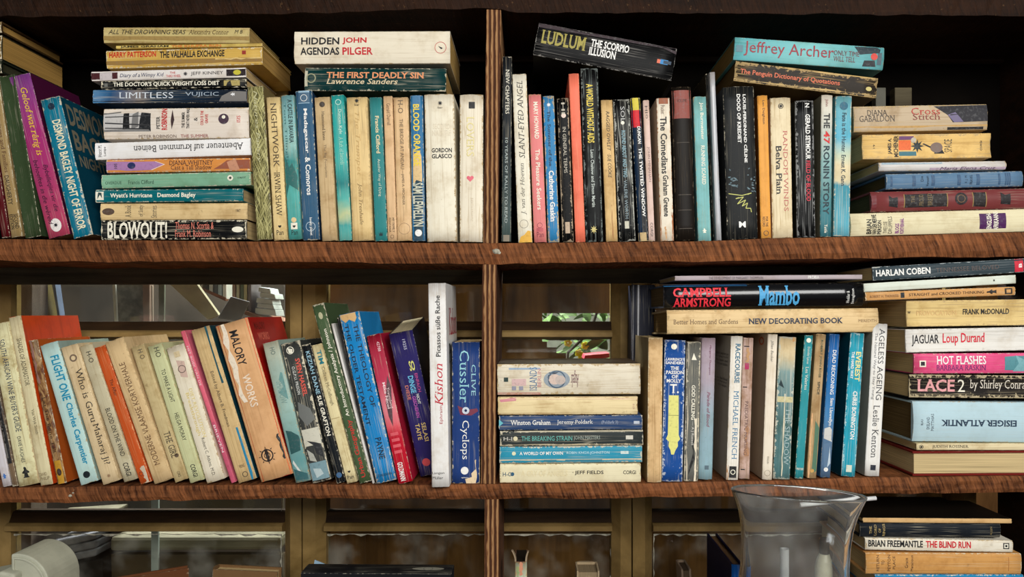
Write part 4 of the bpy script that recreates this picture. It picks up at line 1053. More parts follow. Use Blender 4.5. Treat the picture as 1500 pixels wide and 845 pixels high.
L('aqua hardback with thin maroon lettering lying on the frayed dictionary', (1074.5, 87), (1293.5, 102.5), 33.5, (112, 196, 202),
  [('Jeffrey Archer', .065, .665, .20, .86, (150, 50, 60)), ('ONLY TIME', .665, .835, .50, .72, (110, 60, 66)), ('WILL TELL', .665, .81, .24, .46, (110, 60, 66))],
  [('rect', .035, .5, .3, (90, 130, 140), .3), ('poly', [(.80, .95), (.98, .98), (.97, .72), (.90, .66), (.84, .6)], (34, 50, 56)), ('poly', [(.86, .1), (.95, .12), (.94, .38), (.87, .36)], (24, 30, 36)), ('disc', .935, .55, .3, (206, 70, 60)), ('poly', [(.955, .2), (.985, .2), (.985, .75), (.96, .7)], (70, 90, 100))],
  grad=[(0, (96, 170, 176)), (.5, (128, 190, 190)), (1, (92, 162, 168))], edge=.15, crease=.1, D=.135, pages=(136, 110, 62), side=(90, 150, 150))
# --- lying stack at the far end
L('long cream dust jacket with a purple panel at the foot of the end stack', (1244, 346), (1535, 338), 33.5, (222, 212, 176),
  [('BRIAN', .08, .105, .08, .72, EK, 'aB'), ('VAN DER MERWE', .108, .132, .05, .92, EK, 'aB'), ('PERSON', .135, .155, .06, .66, EK, 'aB'), ('TWEE LOSE', .165, .185, .1, .6, (90, 84, 70), 'a'), ('DRUPPELS', .19, .21, .08, .82, (90, 84, 70), 'a'), ('BLOGS', .225, .245, .08, .5, (130, 50, 130), 'aB'), ('KORTVERHAAL', .25, .27, .06, .72, (130, 50, 130), 'aB'),
   ('ENGLISH-', .69, .715, .14, .86, 'ivory', 'aB'), ('AFRIKAANS', .725, .75, .1, .9, 'ivory', 'aB')], [('band', .655, .79, 0, 1, (70, 20, 78))], hard=True, edge=.15, bulge=.1, D=.15, pages=(120, 100, 60))
L('dark red hardcover with black title panels in the end stack', (1277, 310), (1535, 304), 29.5, (116, 54, 54),
  [('THE', .225, .245, .4, .75, (130, 110, 76), 'as'), ('PROUD', .27, .295, .25, .8, (130, 110, 76), 'as'), ('BREED', .32, .345, .25, .85, (130, 110, 76), 'as')],
  [('band', .19, .43, 0, 1, (36, 30, 30)), ('band', .185, .19, 0, 1, (150, 120, 70)), ('band', .43, .435, 0, 1, (150, 120, 70)), ('poly', [(.10, .25), (.15, .18), (.15, .7), (.12, .65), (.10, .8)], (30, 26, 28)),
   ('disc', .51, .55, .62, (40, 32, 34)), ('ring', .51, .55, .4, (120, 90, 60), .08), ('band', .58, .65, 0, 1, (36, 30, 30)), ('band', .575, .58, 0, 1, (150, 120, 70)), ('band', .65, .655, 0, 1, (150, 120, 70)), ('poly', [(.735, .25), (.79, .2), (.79, .75), (.76, .68), (.735, .82)], (30, 26, 28)), ('band', .88, 1, 0, 1, (36, 30, 30)), ('band', 0, .03, 0, 1, (110, 44, 48))], hard=True, edge=.15, bulge=.14, rough=.35, D=.14, pages=(70, 66, 44))
L('slate blue hardcover with darker bands in the end stack', (1299, 277), (1499, 272.3), 22.5, (92, 122, 150),
  [('Die', .25, .27, .45, .8, (30, 50, 70), 'a'), ('Versuum', .29, .31, .12, .8, (30, 50, 70), 'a'), ('F. J. M.', .575, .595, .3, .8, (30, 50, 70), 'a'), ('FRANKL', .61, .63, .2, .8, (30, 50, 70), 'a')],
  [('band', .03, .045, 0, 1, (62, 90, 120)), ('band', .19, .215, 0, 1, (62, 90, 120)), ('band', .33, .355, 0, 1, (62, 90, 120)), ('band', .52, .545, 0, 1, (62, 90, 120)), ('band', .66, .685, 0, 1, (62, 90, 120)), ('band', .82, .835, 0, 1, (62, 90, 120)),
   ('band', .87, .88, .1, .9, (62, 90, 120)), ('band', .885, .895, .1, .9, (62, 90, 120)), ('band', .90, .91, .1, .9, (62, 90, 120))], hard=True, edge=.3, bulge=.14, pages=(96, 78, 46), wear=(190, 190, 180))
L('limp white booklet between the amber spine and the slate blue hardcover', (1288, 250.5), (1474, 248), 13, (208, 204, 200),
  [('Maria Elena Cruz', .48, .92, .06, .36, (80, 60, 90), 'i')], [('band', .02, .5, .72, .95, (160, 180, 192)), ('band', .4, 1, .05, .3, (190, 170, 184))], edge=.4, crease=.3, bulge=.2)
L('amber yellow creased spine with a striped orange picture in the end stack', (1264, 233.3), (1452, 230.8), 36, (224, 186, 116),
  [('JAMES A.', .20, .235, .2, .85, EK, 'aB'), ('MICHENER', .245, .28, .08, .95, EK, 'aB'), ('SPACE', .64, .70, .25, .78, (90, 80, 60), 'a'), ('CORGI', .92, .935, .3, .7, EK, 'ab'), ('19', .085, .10, .45, .6, EK, 'a')],
  [('band', .285, .40, .78, .92, (110, 70, 110)), ('band', .285, .38, .36, .76, (224, 104, 50)), ('band', .285, .42, .12, .3, (60, 110, 120)), ('star', .43, .52, .55, (30, 40, 40)), ('disc', .40, .76, .22, (190, 180, 160)), ('poly', [(.47, .6), (.54, .42), (.55, .46), (.48, .63)], EK), ('disc', .58, .45, .42, (120, 100, 90), .5), ('poly', [(.56, .2), (.64, .2), (.62, .4), (.57, .4)], EK)], crease=.7, stain=.5, edge=.5, D=.118, bulge=-.06)
L('topmost paperback of the end stack, creased beige with a black end', (1251.5, 193), (1447, 189.5), 37.5, (190, 170, 142),
  [('DIANA', .10, .25, .62, .84, (70, 60, 50), 's'), ('GABALDON', .04, .305, .38, .62, (80, 70, 60), 's'), ('Cross', .43, .645, .62, .90, (180, 60, 50), 's'), ('Stitch', .44, .645, .42, .66, (130, 50, 44), 's')],
  [('poly', [(.60, .95), (1, .97), (1, .33), (.74, .30), (.70, .6)], (30, 28, 34)), ('poly', [(.70, .6), (.75, .3), (.82, .32), (.76, .7)], (110, 100, 130)), ('band', 0, 1, 0, .2, (196, 156, 96)), ('band', .70, .97, .02, .12, (30, 26, 24))], crease=.9, stain=.5, edge=.5, D=.118)
GROUP[0] = 'books on the middle shelf'
# --- leaning run on the middle shelf, from the end inwards
U('white strip of a spine with a small blue emblem, middle shelf end', (3.5, 713), (-38, 500), 12.5, (214, 208, 212), [('FICTION', .3, .6, .3, .7, (90, 90, 100))], [('bird', .93, .5, .5, (70, 120, 190), .6)], edge=.2)
U('brown worn thin book wedged beside the speckled cream wine guide', (17.5, 714), (-24, 506), 8.5, (120, 98, 76), [('VERSES', .35, .7, .2, .8, (30, 28, 28), 'B')], [('band', .3, .84, 0, 1, (40, 38, 38)), ('band', .34, .8, .2, .4, (120, 116, 110))], edge=.6, crease=.4)
U('speckled cream spine with tall dark capitals leaning at the end', (26.5, 714.5), (-18, 478), 30, (228, 222, 176),
  [("SOUTH AFRICAN WINE BUYER'S GUIDE", .10, .67, .40, .68, (46, 62, 84)), ('DAVE HUGHES', .70, .86, .40, .58, (50, 60, 70))], [('bird', .92, .5, .4, (40, 40, 36), .55)], stain=.8, edge=.3, crease=.15)
U('tall cream spine with small capitals and a bright orange jacket flap', (59, 712), (11.5, 465.5), 18.5, (224, 212, 170),
  [('SHADES OF ADAMASTOR', .13, .41, .36, .72, (84, 78, 60), 's'), ('Van Wyk Smith', .55, .70, .38, .66, (100, 92, 70), 's'), ('DAVID', .925, .945, .12, .7, (120, 100, 70), 'a'), ('PHILIP', .95, .97, .12, .85, (120, 100, 70), 'a')], side=(214, 72, 22), stain=.5, crease=.35, D=.115, rough=.3)
U('narrow bronze brown picture spine leaning next to the orange jacket', (83.5, 709.5), (40.5, 499.6), 13.5, (130, 92, 54),
  [('Let The Bone Tell', .40, .78, .3, .65, (60, 40, 24))], [('band', .84, 1, 0, 1, (190, 140, 40)), ('disc', .92, .5, .5, (60, 40, 26), .8), ('tear', 0, .3, .1, .5, (150, 110, 100))], fleck=((96, 56, 44), (176, 140, 96), 60., 240.), side=(176, 84, 30), edge=.4, bulge=.1)
U('pale aqua paperback with bright blue rounded title leaning', (117.5, 711), (57.5, 507), 27, (188, 218, 212),
  [('FLIGHT ONE', .09, .41, .40, .86, (20, 140, 176), 'B'), ('Charles Carpentier', .43, .87, .40, .82, (20, 140, 176), 'B')], [('disc', .94, .5, .38, (20, 30, 34))], stain=.2, edge=.3, side=(150, 170, 160))
U('tan paperback with a large black serif question, leaning', (150, 710.5), (88, 510.5), 26.5, (222, 198, 156),
  [('Who is Guru', .17, .56, .44, .80, (40, 34, 30), 's'), ('Maharaj Ji?', .575, .87, .38, .80, (40, 34, 30), 's')], [('ring', .09, .55, .42, (120, 100, 80), .2), ('star', .95, .5, .26, (150, 120, 90))], stain=.4, edge=.35)
U('grey beige paperback with thin black capitals leaning beside the tan question spine', (181, 707), (115, 508.5), 20.5, (200, 190, 158),
  [('BLOOD ON THE WIND', .47, .82, .42, .76, EK), ('CORGI', .87, .965, .36, .76, EK, 'b'), ('H-O', .05, .13, .4, .75, EK)], stain=.35, edge=.35)
U('burnt orange paperback leaning between grey beige and tan spines', (205, 710.5), (137, 511), 17, (196, 84, 36),
  [('The Affair', .24, .36, .4, .7, (90, 40, 24))], [('ring', .93, .4, .4, (90, 40, 24), .1), ('tear', .88, 1, .4, 1, (196, 180, 156))], edge=.35, crease=.25, wear=(224, 170, 120))
U('thick tan paperback with brown capitals reading upward, leaning', (225.5, 710.5), (152.5, 503.5), 29, (218, 188, 140),
  [('MODERNE VLAAMSE KORTVERHALE', .16, .88, .36, .66, (110, 78, 50), 'x')], stain=.45, edge=.5, crease=.25)
U('deeply creased tan paperback with title low on its spine, leaning', (256, 707), (191, 509.6), 20.5, (204, 184, 136),
  [('THE GIRL', .64, .83, .36, .82, (50, 44, 36), 's'), ('H O', .03, .10, .45, .8, (90, 80, 60)), ('CORGI', .93, .97, .4, .6, (60, 50, 40))], [('disc', .82, .75, .3, (90, 70, 46))], crease=1.0, stain=.5, edge=.4)
U('pale lime green paperback with thin black capitals, leaning', (277.5, 708.5), (215, 508.6), 22.5, (204, 206, 158),
  [('TO MAKE A LIGHT', .18, .42, .42, .70, (50, 50, 40)), ('HELGA MORAY', .50, .70, .40, .68, (50, 50, 40)), ('CORGI', .875, .965, .38, .70, EK, 'b'), ('HO', .02, .09, .4, .75, (60, 60, 46))], stain=.25, edge=.25, crease=.2)
U('white diet paperback with pale gold lettering leaning beside the lime one', (302.5, 708.5), (242.5, 511), 28, (234, 224, 200),
  [('DIET REVOLUTION', .32, .68, .56, .72, (222, 200, 120), 's'), ('Breakthrough', .34, .66, .28, .50, (222, 200, 120), 's'), ('Robert C. Atkins, M.D.', .68, .96, .40, .60, (80, 74, 66))],
  [('rect', .06, .5, .3, (210, 190, 150)), ('poly', [(.10, .35), (.22, .35), (.24, .7), (.12, .75)], (206, 176, 160)), ('ring', .17, .52, .42, (120, 100, 90), .1)], stain=.3, crease=.3)
U('very thin pink spine leaning beside the white diet paperback', (338.5, 707.8), (263.8, 486), 7, (224, 104, 124), [('HET BOEK VAN DE', .1, .36, .3, .75, (240, 210, 210)), ('BRIEVEN', .62, .8, .3, .75, (250, 224, 224))], [('band', .6, 1, 0, 1, (196, 84, 110))], edge=.2, y=.002)
U('tan paperback with dark teal and blue edge bands, leaning', (349, 708.5), (279, 484.7), 28, (214, 184, 132),
  [('Edited by Albert B. Friedman', .28, .64, .30, .52, (90, 76, 56)), ('VIKING', .89, .91, .3, .6, (90, 70, 50), 'a')], [('band', .0, .37, .74, 1, (8, 74, 84)), ('band', .66, 1, .74, 1, (20, 124, 160)), ('ring', .955, .5, .3, (90, 76, 56), .12)], crease=.5, stain=.4, edge=.4, side=(20, 60, 70))
U('thick salmon tan hardback with black name and a cog emblem, leaning', (382, 707), (314.5, 478.5), 49, (222, 172, 122),
  [('MALORY', .055, .275, .36, .62, (30, 26, 26), 'b'), ('WORKS', .335, .54, .36, .60, (240, 220, 196), 'b')],
  [('band', 0, 1, 0, .1, (190, 100, 60)), ('tear', .0, .5, .06, .34, (240, 224, 200)), ('ring', .85, .42, .40, (40, 30, 26), .13), ('star', .85, .42, .56, (40, 30, 26)), ('disc', .85, .42, .42, (222, 172, 122)), ('ring', .85, .42, .38, (40, 30, 26), .1), ('ring', .85, .42, .2, (40, 30, 26), .12), ('band', 0, 1, .93, 1, (214, 110, 60)), ('tear', .74, .9, .82, 1, (40, 36, 34))],
  side=(168, 20, 16), edge=.3, crease=.1, D=.125, rough=.35, F=[('R', 'MALORY', .03, .08, .12, .42, (110, 20, 14), 'B'), ('R', 'WORKS', .10, .15, .15, .45, (226, 120, 100), 'B')])
U('misty grey green picture spine leaning beside the salmon tan hardback', (432.5, 708), (384, 503.6), 23, (156, 176, 166),
  [('HO', .04, .09, .4, .7, (90, 110, 104)), ('SHADOW', .28, .44, .3, .7, (124, 156, 150), 's')], [('poly', [(.22, .7), (.27, .5), (.32, .7), (.36, .3), (.44, 1), (.24, 1)], (106, 150, 146)), ('poly', [(.62, 0), (.64, .5), (.68, .9), (.78, 1), (.8, 0)], (40, 84, 84)), ('poly', [(.84, .2), (.97, .7), (.98, .62), (.86, .12)], (210, 214, 206)), ('poly', [(.9, .1), (.95, .9), (.99, .9), (.98, .1)], (50, 96, 100))],
  grad=[(0, (190, 192, 170)), (.2, (160, 180, 168)), (.45, (160, 190, 180)), (.7, (120, 160, 156)), (.85, (100, 150, 150)), (1, (130, 170, 168))], edge=.35, crease=.3)
U('black and grey war picture spine with red title leaning', (457.5, 708), (411, 504.6), 28, (60, 62, 60),
  [('SVEN HASSEL', .12, .39, .56, .80, (220, 90, 74), 'B'), ('O.G.P.U. PRISON', .17, .37, .30, .46, (214, 214, 206), 'b')],
  [('ring', .055, .42, .4, 'ivory', .09), ('poly', [(.035, .3), (.05, .55), (.08, .5), (.07, .32)], 'ivory'), ('poly', [(.42, .2), (.48, .75), (.56, .9), (.6, .4), (.52, .1)], (110, 112, 108)), ('band', .62, .74, .05, .95, (206, 202, 184)), ('poly', [(.70, .2), (.74, .5), (.8, .55), (.84, .9), (.74, .9), (.72, .6)], (40, 42, 44)), ('poly', [(.76, .1), (.84, .15), (.86, .5), (.8, .4)], (176, 176, 164)), ('band', .86, .985, .05, .95, (120, 150, 158)), ('poly', [(.9, .2), (.97, .3), (.95, .7), (.91, .6)], (180, 196, 196))], edge=.6, crease=.5)
U('narrow black paperback with pale blue and white capitals leaning', (493, 708.5), (441, 506), 13.5, (24, 28, 32),
  [('KEZIAH DANE', .05, .36, .30, .74, (150, 190, 206), 'b'), ('SUE GRAFTON', .37, .66, .30, .74, 'ivory', 'B')], [('disc', .945, .5, .6, (60, 100, 140))], edge=.45, crease=.2)
U('pale cream paperback with a short teal title leaning before the green one', (508, 709), (456, 507), 16.5, (228, 214, 166),
  [('TIM', .04, .14, .35, .78, (30, 120, 130), 'B'), ('Colleen McCullough', .16, .44, .35, .72, (110, 100, 74), 's'), ('Pan', .945, .972, .2, .8, EK, 'a')], [('heart', .92, .5, .28, EK), ('band', .53, .535, .1, .9, (176, 156, 110))], stain=.45, edge=.35)
U('tall olive green paperback with white title reading upward', (526, 710.5), (456, 449.5), 19, (70, 90, 60),
  [('An Introductory Analysis / Johnson', .14, .63, .38, .76, 'ivory', 'bx'), ('Urban Geography', .65, .97, .30, .78, (200, 50, 44), 'bx')], [('disc', .065, .5, .35, (180, 176, 140), .6)], edge=.45, crease=.15, D=.118)
U('thin white spine tucked between the olive green and bright blue books', (544.5, 708.5), (484, 474.5), 5.5, (224, 220, 214), edge=.15, y=.003)
U('thin black spine beside the thin white one', (548, 709), (491.8, 466), 3.6, (30, 30, 34), edge=.3, y=.004)
U('bright blue paperback with two lines of black stencil capitals leaning', (550.5, 709.5), (495.5, 463), 30.5, (26, 130, 194),
  [('THE THEOLOGY OF', .07, .56, .58, .80, (16, 36, 56), 'b'), ('THE OLDER TESTAMENT', .06, .66, .16, .36, (16, 36, 56), 'b'), ('PAYNE', .74, .865, .42, .72, (16, 36, 56), 'b'), ('ZONDERVAN', .95, .965, .15, .85, (16, 40, 60), 'a')],
  [('poly', [(0, .05), (.03, .1), (.05, .25), (.035, .45), (.055, .7), (.03, .85), (.02, 1), (0, 1)], (206, 166, 112))], edge=.5, crease=.45, D=.118)
U('crimson red paperback with a dark feather shape leaning on the indigo one', (583.5, 709.5), (536.5, 493), 21, (176, 30, 56),
  [('Mike Nicol', .32, .50, .40, .58, (246, 220, 220), 'sb'), ('Traumland', .36, .50, .62, .78, (246, 214, 214), 's'), ('GOLDMANN', .86, .985, .22, .60, 'white', 'B'), ('42788', .05, .115, .6, .8, (240, 200, 206))],
  [('poly', [(.28, .85), (.36, .95), (.5, .7), (.62, .5), (.55, .35), (.46, .35), (.36, .6)], (90, 60, 66)), ('band', .66, .68, .2, .75, (220, 90, 100)), ('band', .70, .72, .2, .75, (220, 90, 100)), ('band', .74, .76, .2, .75, (220, 90, 100)), ('band', .78, .80, .2, .75, (220, 90, 100))],
  grad=[(0, (150, 20, 44)), (.3, (190, 60, 86)), (.5, (226, 130, 140)), (.62, (220, 90, 100)), (.7, (186, 20, 44)), (1, (186, 16, 40))], edge=.2)
U('indigo purple paperback with multicoloured lettering leaning on the tall white book', (611.5, 707.5), (569, 490), 35.5, (46, 40, 98),
  [('SO', .20, .27, .56, .78, (226, 224, 120), 'aB'), ('DINGE', .30, .42, .40, .62, (110, 190, 224), 'B'), ('DIESE', .36, .46, .20, .34, (214, 130, 110), 'b'), ('EINFACH', .29, .42, .70, .82, (196, 80, 140), 'b'), ('NICHT', .43, .50, .58, .70, (230, 230, 220), 'b'), ('GESCHEHEN', .44, .59, .40, .54, (190, 90, 180), 'b'), ('TAIYE', .63, .745, .26, .44, (226, 196, 120), 'b'), ('SELASI', .63, .76, .52, .70, (226, 196, 120), 'b'), ('19255', .05, .12, .50, .62, (200, 200, 220))],
  [('disc', .905, .38, .34, (206, 80, 84))], edge=.15, side=(18, 16, 30), D=.12, rough=.35, pages=(204, 186, 146), yaw=8)
U('tall white hardback with red name and black title reading upward', (632.5, 713.4), (627, 415), 25.5, (238, 236, 232),
  [('Picassos süße Rache', .06, .36, .38, .66, EK, 'bx'), ('Kishon', .395, .60, .28, .74, (196, 24, 50), 'six'), ('Ephraim', .60, .69, .52, .74, (176, 60, 70), 'x'), ('Langen', .925, .94, .04, .74, (60, 60, 60), 'a'), ('Müller', .948, .962, .06, .66, (60, 60, 60), 'a')],
  hard=True, edge=.12, y=-.016, D=.12, stain=.3, bulge=.03, F=[('R', 'Kishon', .12, .26, .25, .95, (190, 40, 60), 's'), ('R', 'Picasso', .3, .4, .2, .9, (40, 50, 46), 's')])
U('dark blue paperback with white and aqua names standing against the divider', (662, 708), (662, 501), 40.5, (36, 62, 120),
  [('CLIVE', .16, .38, .70, .86, (150, 200, 210), 's'), ('Cussler', .06, .43, .28, .62, (150, 206, 214), 's'), ('Cyclops', .555, .83, .30, .62, 'white', 's'), ('sphere', .955, .965, .34, .60, 'white', 'ab')],
  [('poly', [(.45, .2), (.48, .55), (.47, .9), (.49, .95), (.52, .7), (.515, .3)], (120, 50, 70)), ('disc', .485, .5, .26, (206, 214, 226)), ('disc', .485, .5, .1, (20, 40, 80)), ('disc', .91, .46, .28, 'white'), ('poly', [(.81, 1), (.84, .82), (.9, .86), (.93, .7), (.955, .72), (.97, .48), (1, .52), (1, 1)], (228, 204, 166))], edge=.25, crease=.15, side=(20, 30, 60))
# --- low stack beyond the divider
L('cream paperback with black author name at the foot of the low stack by the divider', (732.5, 708), (938.7, 707), 28, (232, 222, 186),
  [('· JEFF FIELDS', .515, .735, .40, .64, EK, 'b'), ('CORGI', .875, .965, .44, .64, EK, 'b'), ('H-O', .02, .085, .36, .58, (90, 110, 120), 'b'), ('A CRY OF ANGELS', .15, .48, .35, .66, (226, 212, 170), 'b')], [('disc', .088, .47, .2, (40, 90, 120))], crease=.1, stain=.25)
L('turquoise blue paperback with white lettering, second from the foot of the low stack', (732, 678.8), (940.6, 677), 24, (52, 148, 176),
  [('A WORLD OF MY OWN', .14, .445, .50, .70, 'white', 'B'), ('ROBIN KNOX-JOHNSTON', .47, .77, .50, .70, (190, 220, 226), 'b')], [('band', 0, 1, 0, .24, (216, 202, 172)), ('band', .31, .40, .06, .2, (60, 130, 150)), ('band', .46, .72, .06, .2, (60, 130, 150)), ('disc', .10, .6, .24, (226, 226, 190)), ('band', .85, .905, .52, .7, (206, 220, 214))], edge=.5, crease=.5)
L('charcoal paperback with green lettering in the low stack', (732.5, 653.6), (942, 652), 22, (52, 58, 58),
  [('THE BREAKING STRAIN', .15, .505, .34, .66, (100, 170, 160), 'b'), ('JOHN MASTERS', .515, .70, .34, .66, (160, 170, 160)), ('H-I', .025, .085, .38, .62, (200, 196, 186), 'b')], [('disc', .108, .5, .3, (224, 214, 176)), ('band', .88, .93, .4, .66, (214, 210, 196)), ('tear', 0, 1, 0, .14, (206, 190, 156)), ('tear', .1, 1, .88, 1, (196, 186, 160))], edge=.6, crease=.4)
L('navy blue smooth paperback with white serif lettering in the low stack', (731, 630.2), (941, 629), 21, (48, 72, 112),
  [('Winston Graham', .08, .36, .36, .70, 'white', 'sb'), ('Jeremy Poldark', .405, .655, .34, .70, 'white', 's'), ('(Poldark 3)', .715, .83, .36, .64, (170, 180, 200), 's')], [('poly', [(.0, .25), (.03, .5), (.0, .75)], (110, 190, 200)), ('rect', .96, .5, .2, (190, 196, 206), .4)], edge=.25, crease=.3)
L('blank creased cream spine with a pinkish upper edge in the low stack', (729.5, 607.8), (934, 607), 26, (234, 214, 166), [('4719', .965, .98, .3, .6, (190, 150, 130), 'a')], [('band', 0, 1, .86, 1, (222, 186, 160)), ('poly', [(.01, .86), (.13, .98), (.13, .8), (.02, .72)], (206, 130, 140))], crease=1.0, edge=.3, stain=.3, wear=(170, 130, 80))
L('topmost thick cream paperback of the low stack with a blue oval picture', (727.5, 578.5), (937, 577.5), 45, (226, 216, 194),
  [('ISLANDS', .225, .275, .14, .90, (70, 110, 150), 'sa'), ('BERLIN', .28, .305, .26, .84, (190, 120, 130), 'a'), ('Angels', .515, .57, .24, .80, (110, 60, 76), 'six')],
  [('disc', .415, .5, .58, (150, 160, 168), .86), ('ring', .415, .5, .58, (70, 92, 112), .07), ('disc', .40, .5, .34, (214, 190, 176), .4), ('disc', .44, .48, .3, (196, 180, 170), .34), ('poly', [(.35, .55), (.36, .72), (.43, .74), (.40, .66), (.37, .6)], (60, 70, 84)), ('rect', .06, .5, .14, (40, 60, 56)), ('band', .10, .2, .3, .52, (214, 180, 176)), ('band', .10, .13, .15, .28, (150, 150, 166)), ('band', .15, .18, .15, .28, (150, 150, 166)), ('band', .08, .30, .82, .88, (150, 170, 190)), ('band', .0, .3, .0, .07, (200, 130, 120))], crease=.55, stain=.4, edge=.5, D=.112, side=(84, 66, 48))
# --- standing run beyond the low stack
U('plain mottled tan paper spine standing next to the low stack', (948, 706.5), (950, 495), 21.5, (222, 186, 136), stain=.6, edge=.5, crease=.15, wear=(236, 214, 170), side=(170, 150, 110), D=.115)
U('worn royal blue paperback with white block capitals and a yellow tower shape', (969, 704.6), (973.5, 498), 31, (32, 78, 148),
  [('LAWRENCE', .125, .145, .08, .86, 'white', 'asB'), ('SANDERS', .15, .17, .06, .92, 'white', 'asB'), ('THE', .185, .21, .3, .7, 'white', 'asB'), ('PASSION', .215, .24, .08, .95, 'white', 'asB'), ('OF', .245, .27, .36, .66, 'white', 'asB'), ('MOLLY', .275, .30, .12, .84, 'white', 'asB'), ('T.', .31, .375, .3, .72, 'white', 'asB')],
  [('poly', [(.39, .25), (.39, .72), (.67, .76), (.70, .84), (.72, .72), (.75, .74), (.78, .62), (.81, .55), (.81, .42), (.78, .38), (.75, .28), (.72, .3), (.70, .16), (.67, .24)], (226, 222, 130)), ('band', .53, .534, .25, .75, (130, 130, 80)), ('disc', .045, .45, .28, 'ivory')], edge=.7, crease=.9, wear=(200, 206, 214))
U('grey picture spine with ragged torn white edges beside the royal blue one', (1002, 704.6), (1006.5, 500.8), 20.5, (104, 104, 98),
  [('GOD CALLING', .31, .56, .40, .66, 'ivory', 'B'), ('— A J Russell', .57, .74, .40, .62, (220, 216, 206))], [('tear', 0, 1, 0, .26, (206, 194, 170)), ('tear', .55, 1, .62, 1, (232, 220, 196)), ('poly', [(.08, .5), (.13, .35), (.13, .72)], 'ivory'), ('poly', [(.62, .78), (.74, .5), (.84, .72), (.96, .28), (.9, .34), (.8, .6), (.72, .55)], (30, 30, 30))], edge=.7, crease=.6)
U('smooth spine fading from lilac to pale blue', (1023.5, 702), (1028.5, 494.8), 20.5, (170, 164, 176),
  [('Margaret Thompson', .05, .26, .52, .68, (120, 60, 84), 'i'), ('Parade of Blood', .38, .63, .46, .68, (140, 50, 84), 'si')], [('rect', .915, .55, .3, (90, 110, 120), .3)], grad=[(0, (176, 156, 168)), (.3, (176, 164, 176)), (.55, (150, 174, 184)), (1, (144, 178, 188))], edge=.15, bulge=.15, hard=True, D=.115)
U('white paperback with blue serif capitals and a black square emblem', (1064, 705.5), (1071, 495), 17.5, (238, 232, 220),
  [('RACECOURSE', .05, .325, .40, .82, (60, 110, 136), 'sB'), ('MICHAEL FRENCH', .38, .855, .38, .80, (50, 120, 160), 's')], [('band', .905, .985, .22, .82, (34, 32, 32)), ('ring', .945, .52, .42, 'ivory', .14), ('tear', .9, 1, 0, .2, (196, 150, 110))], edge=.25, side=(176, 168, 146),
  F=[('L', 'A violent secret in', .12, .14, .1, .8, (90, 86, 76), ''), ('L', 'the racing world', .145, .165, .1, .7, (90, 86, 76), ''), ('L', 'of the heart and', .17, .19, .1, .75, (90, 86, 76), ''), ('L', 'the next stables', .195, .215, .1, .6, (90, 86, 76), ''), ('L', 'bets on the final', .30, .32, .1, .8, (90, 86, 76), ''), ('L', 'run of the year', .325, .345, .1, .7, (90, 86, 76), ''), ('L', 'until daylight.', .35, .37, .1, .5, (90, 86, 76), '')])
U('dusty pink spine with a small magenta square and brown stains', (1083, 701), (1089, 495), 15, (206, 176, 164),
  [('PAEDIATRIC NURSING', .45, .83, .34, .66, (110, 84, 80))], [('rect', .20, .42, .4, (176, 40, 90), .6), ('band', .055, .062, .1, .6, EK), ('band', .345, .352, .1, .5, EK), ('band', .93, .937, .1, .5, EK), ('tear', .62, .84, .3, .9, (176, 130, 96)), ('tear', .07, .17, .3, .7, (190, 146, 100))], stain=.8, edge=.2)
U('off white paperback with a grey back cover and faint orange oval', (1116.5, 704.5), (1125, 492), 14.5, (236, 224, 204),
  [('Jillian Becker', .04, .19, .28, .62, (120, 116, 108), 'i'), ('PENGUIN', .84, .89, .4, .6, (130, 120, 100))], [('ring', .955, .5, .6, (150, 130, 100), .06)], edge=.2, stain=.2, side=(176, 164, 140), D=.112,
  F=[('L', 'It is a new thing in', .06, .075, .5, .97, (110, 100, 84), ''), ('L', 'this country and it', .085, .10, .5, .97, (110, 100, 84), ''), ('L', 'was never seen', .11, .125, .5, .97, (110, 100, 84), ''), ('L', 'before the war', .135, .15, .5, .97, (110, 100, 84), ''), ('L', 'O', .02, .08, .12, .3, (176, 84, 40), 'B')])
U('misty grey green spine with a frayed cream head', (1132.5, 701.5), (1142, 493.7), 25, (130, 156, 156),
  [('THE SHADOW', .50, .9, .55, .85, (170, 190, 190), 's')], [('band', .42, .46, .05, .95, (206, 196, 150)), ('poly', [(.3, .2), (.36, .4), (.34, .1)], (30, 50, 54)), ('tear', .4, .98, .42, .54, (214, 206, 180)), ('tear', .0, .03, .7, 1, (190, 140, 90))], grad=[(0, (222, 194, 146)), (.15, (214, 198, 160)), (.25, (130, 158, 156)), (.4, (110, 140, 142)), (.6, (80, 116, 116)), (1, (90, 130, 134))], edge=.7, crease=.6, wear=(206, 204, 186), side=(140, 140, 120))
U('teal paperback with a deep green back cover and chipped foot', (1164.5, 701), (1179, 491.3), 12.5, (52, 148, 156),
  [('Dorothy Lyman', .08, .20, .35, .7, 'ivory', 's'), ('Les Valeries', .22, .38, .35, .7, 'ivory', 's'), ('PANTHER', .925, .94, .1, .9, 'ivory', 'ab')], [('disc', .035, .5, .55, 'ivory')], edge=.45, wear=(216, 220, 196), side=(6, 66, 54))
U('buff paperback with green capitals and a leafy lower half', (1181.5, 702), (1196, 491.5), 14.5, (190, 160, 118),
  [('ROBERT JOHN ROSE', .04, .30, .45, .72, (60, 80, 60), 'b'), ('SPICE', .33, .42, .45, .7, (50, 60, 50), 'b')], [('poly', [(.6, .5), (.65, .95), (.8, .9), (.95, .95), (.97, .45), (.8, .5)], (84, 120, 96)), ('tear', .55, 1, .05, .3, (226, 176, 126)), ('disc', .95, .5, .4, (206, 160, 90))], stain=.6, edge=.4, crease=.3)
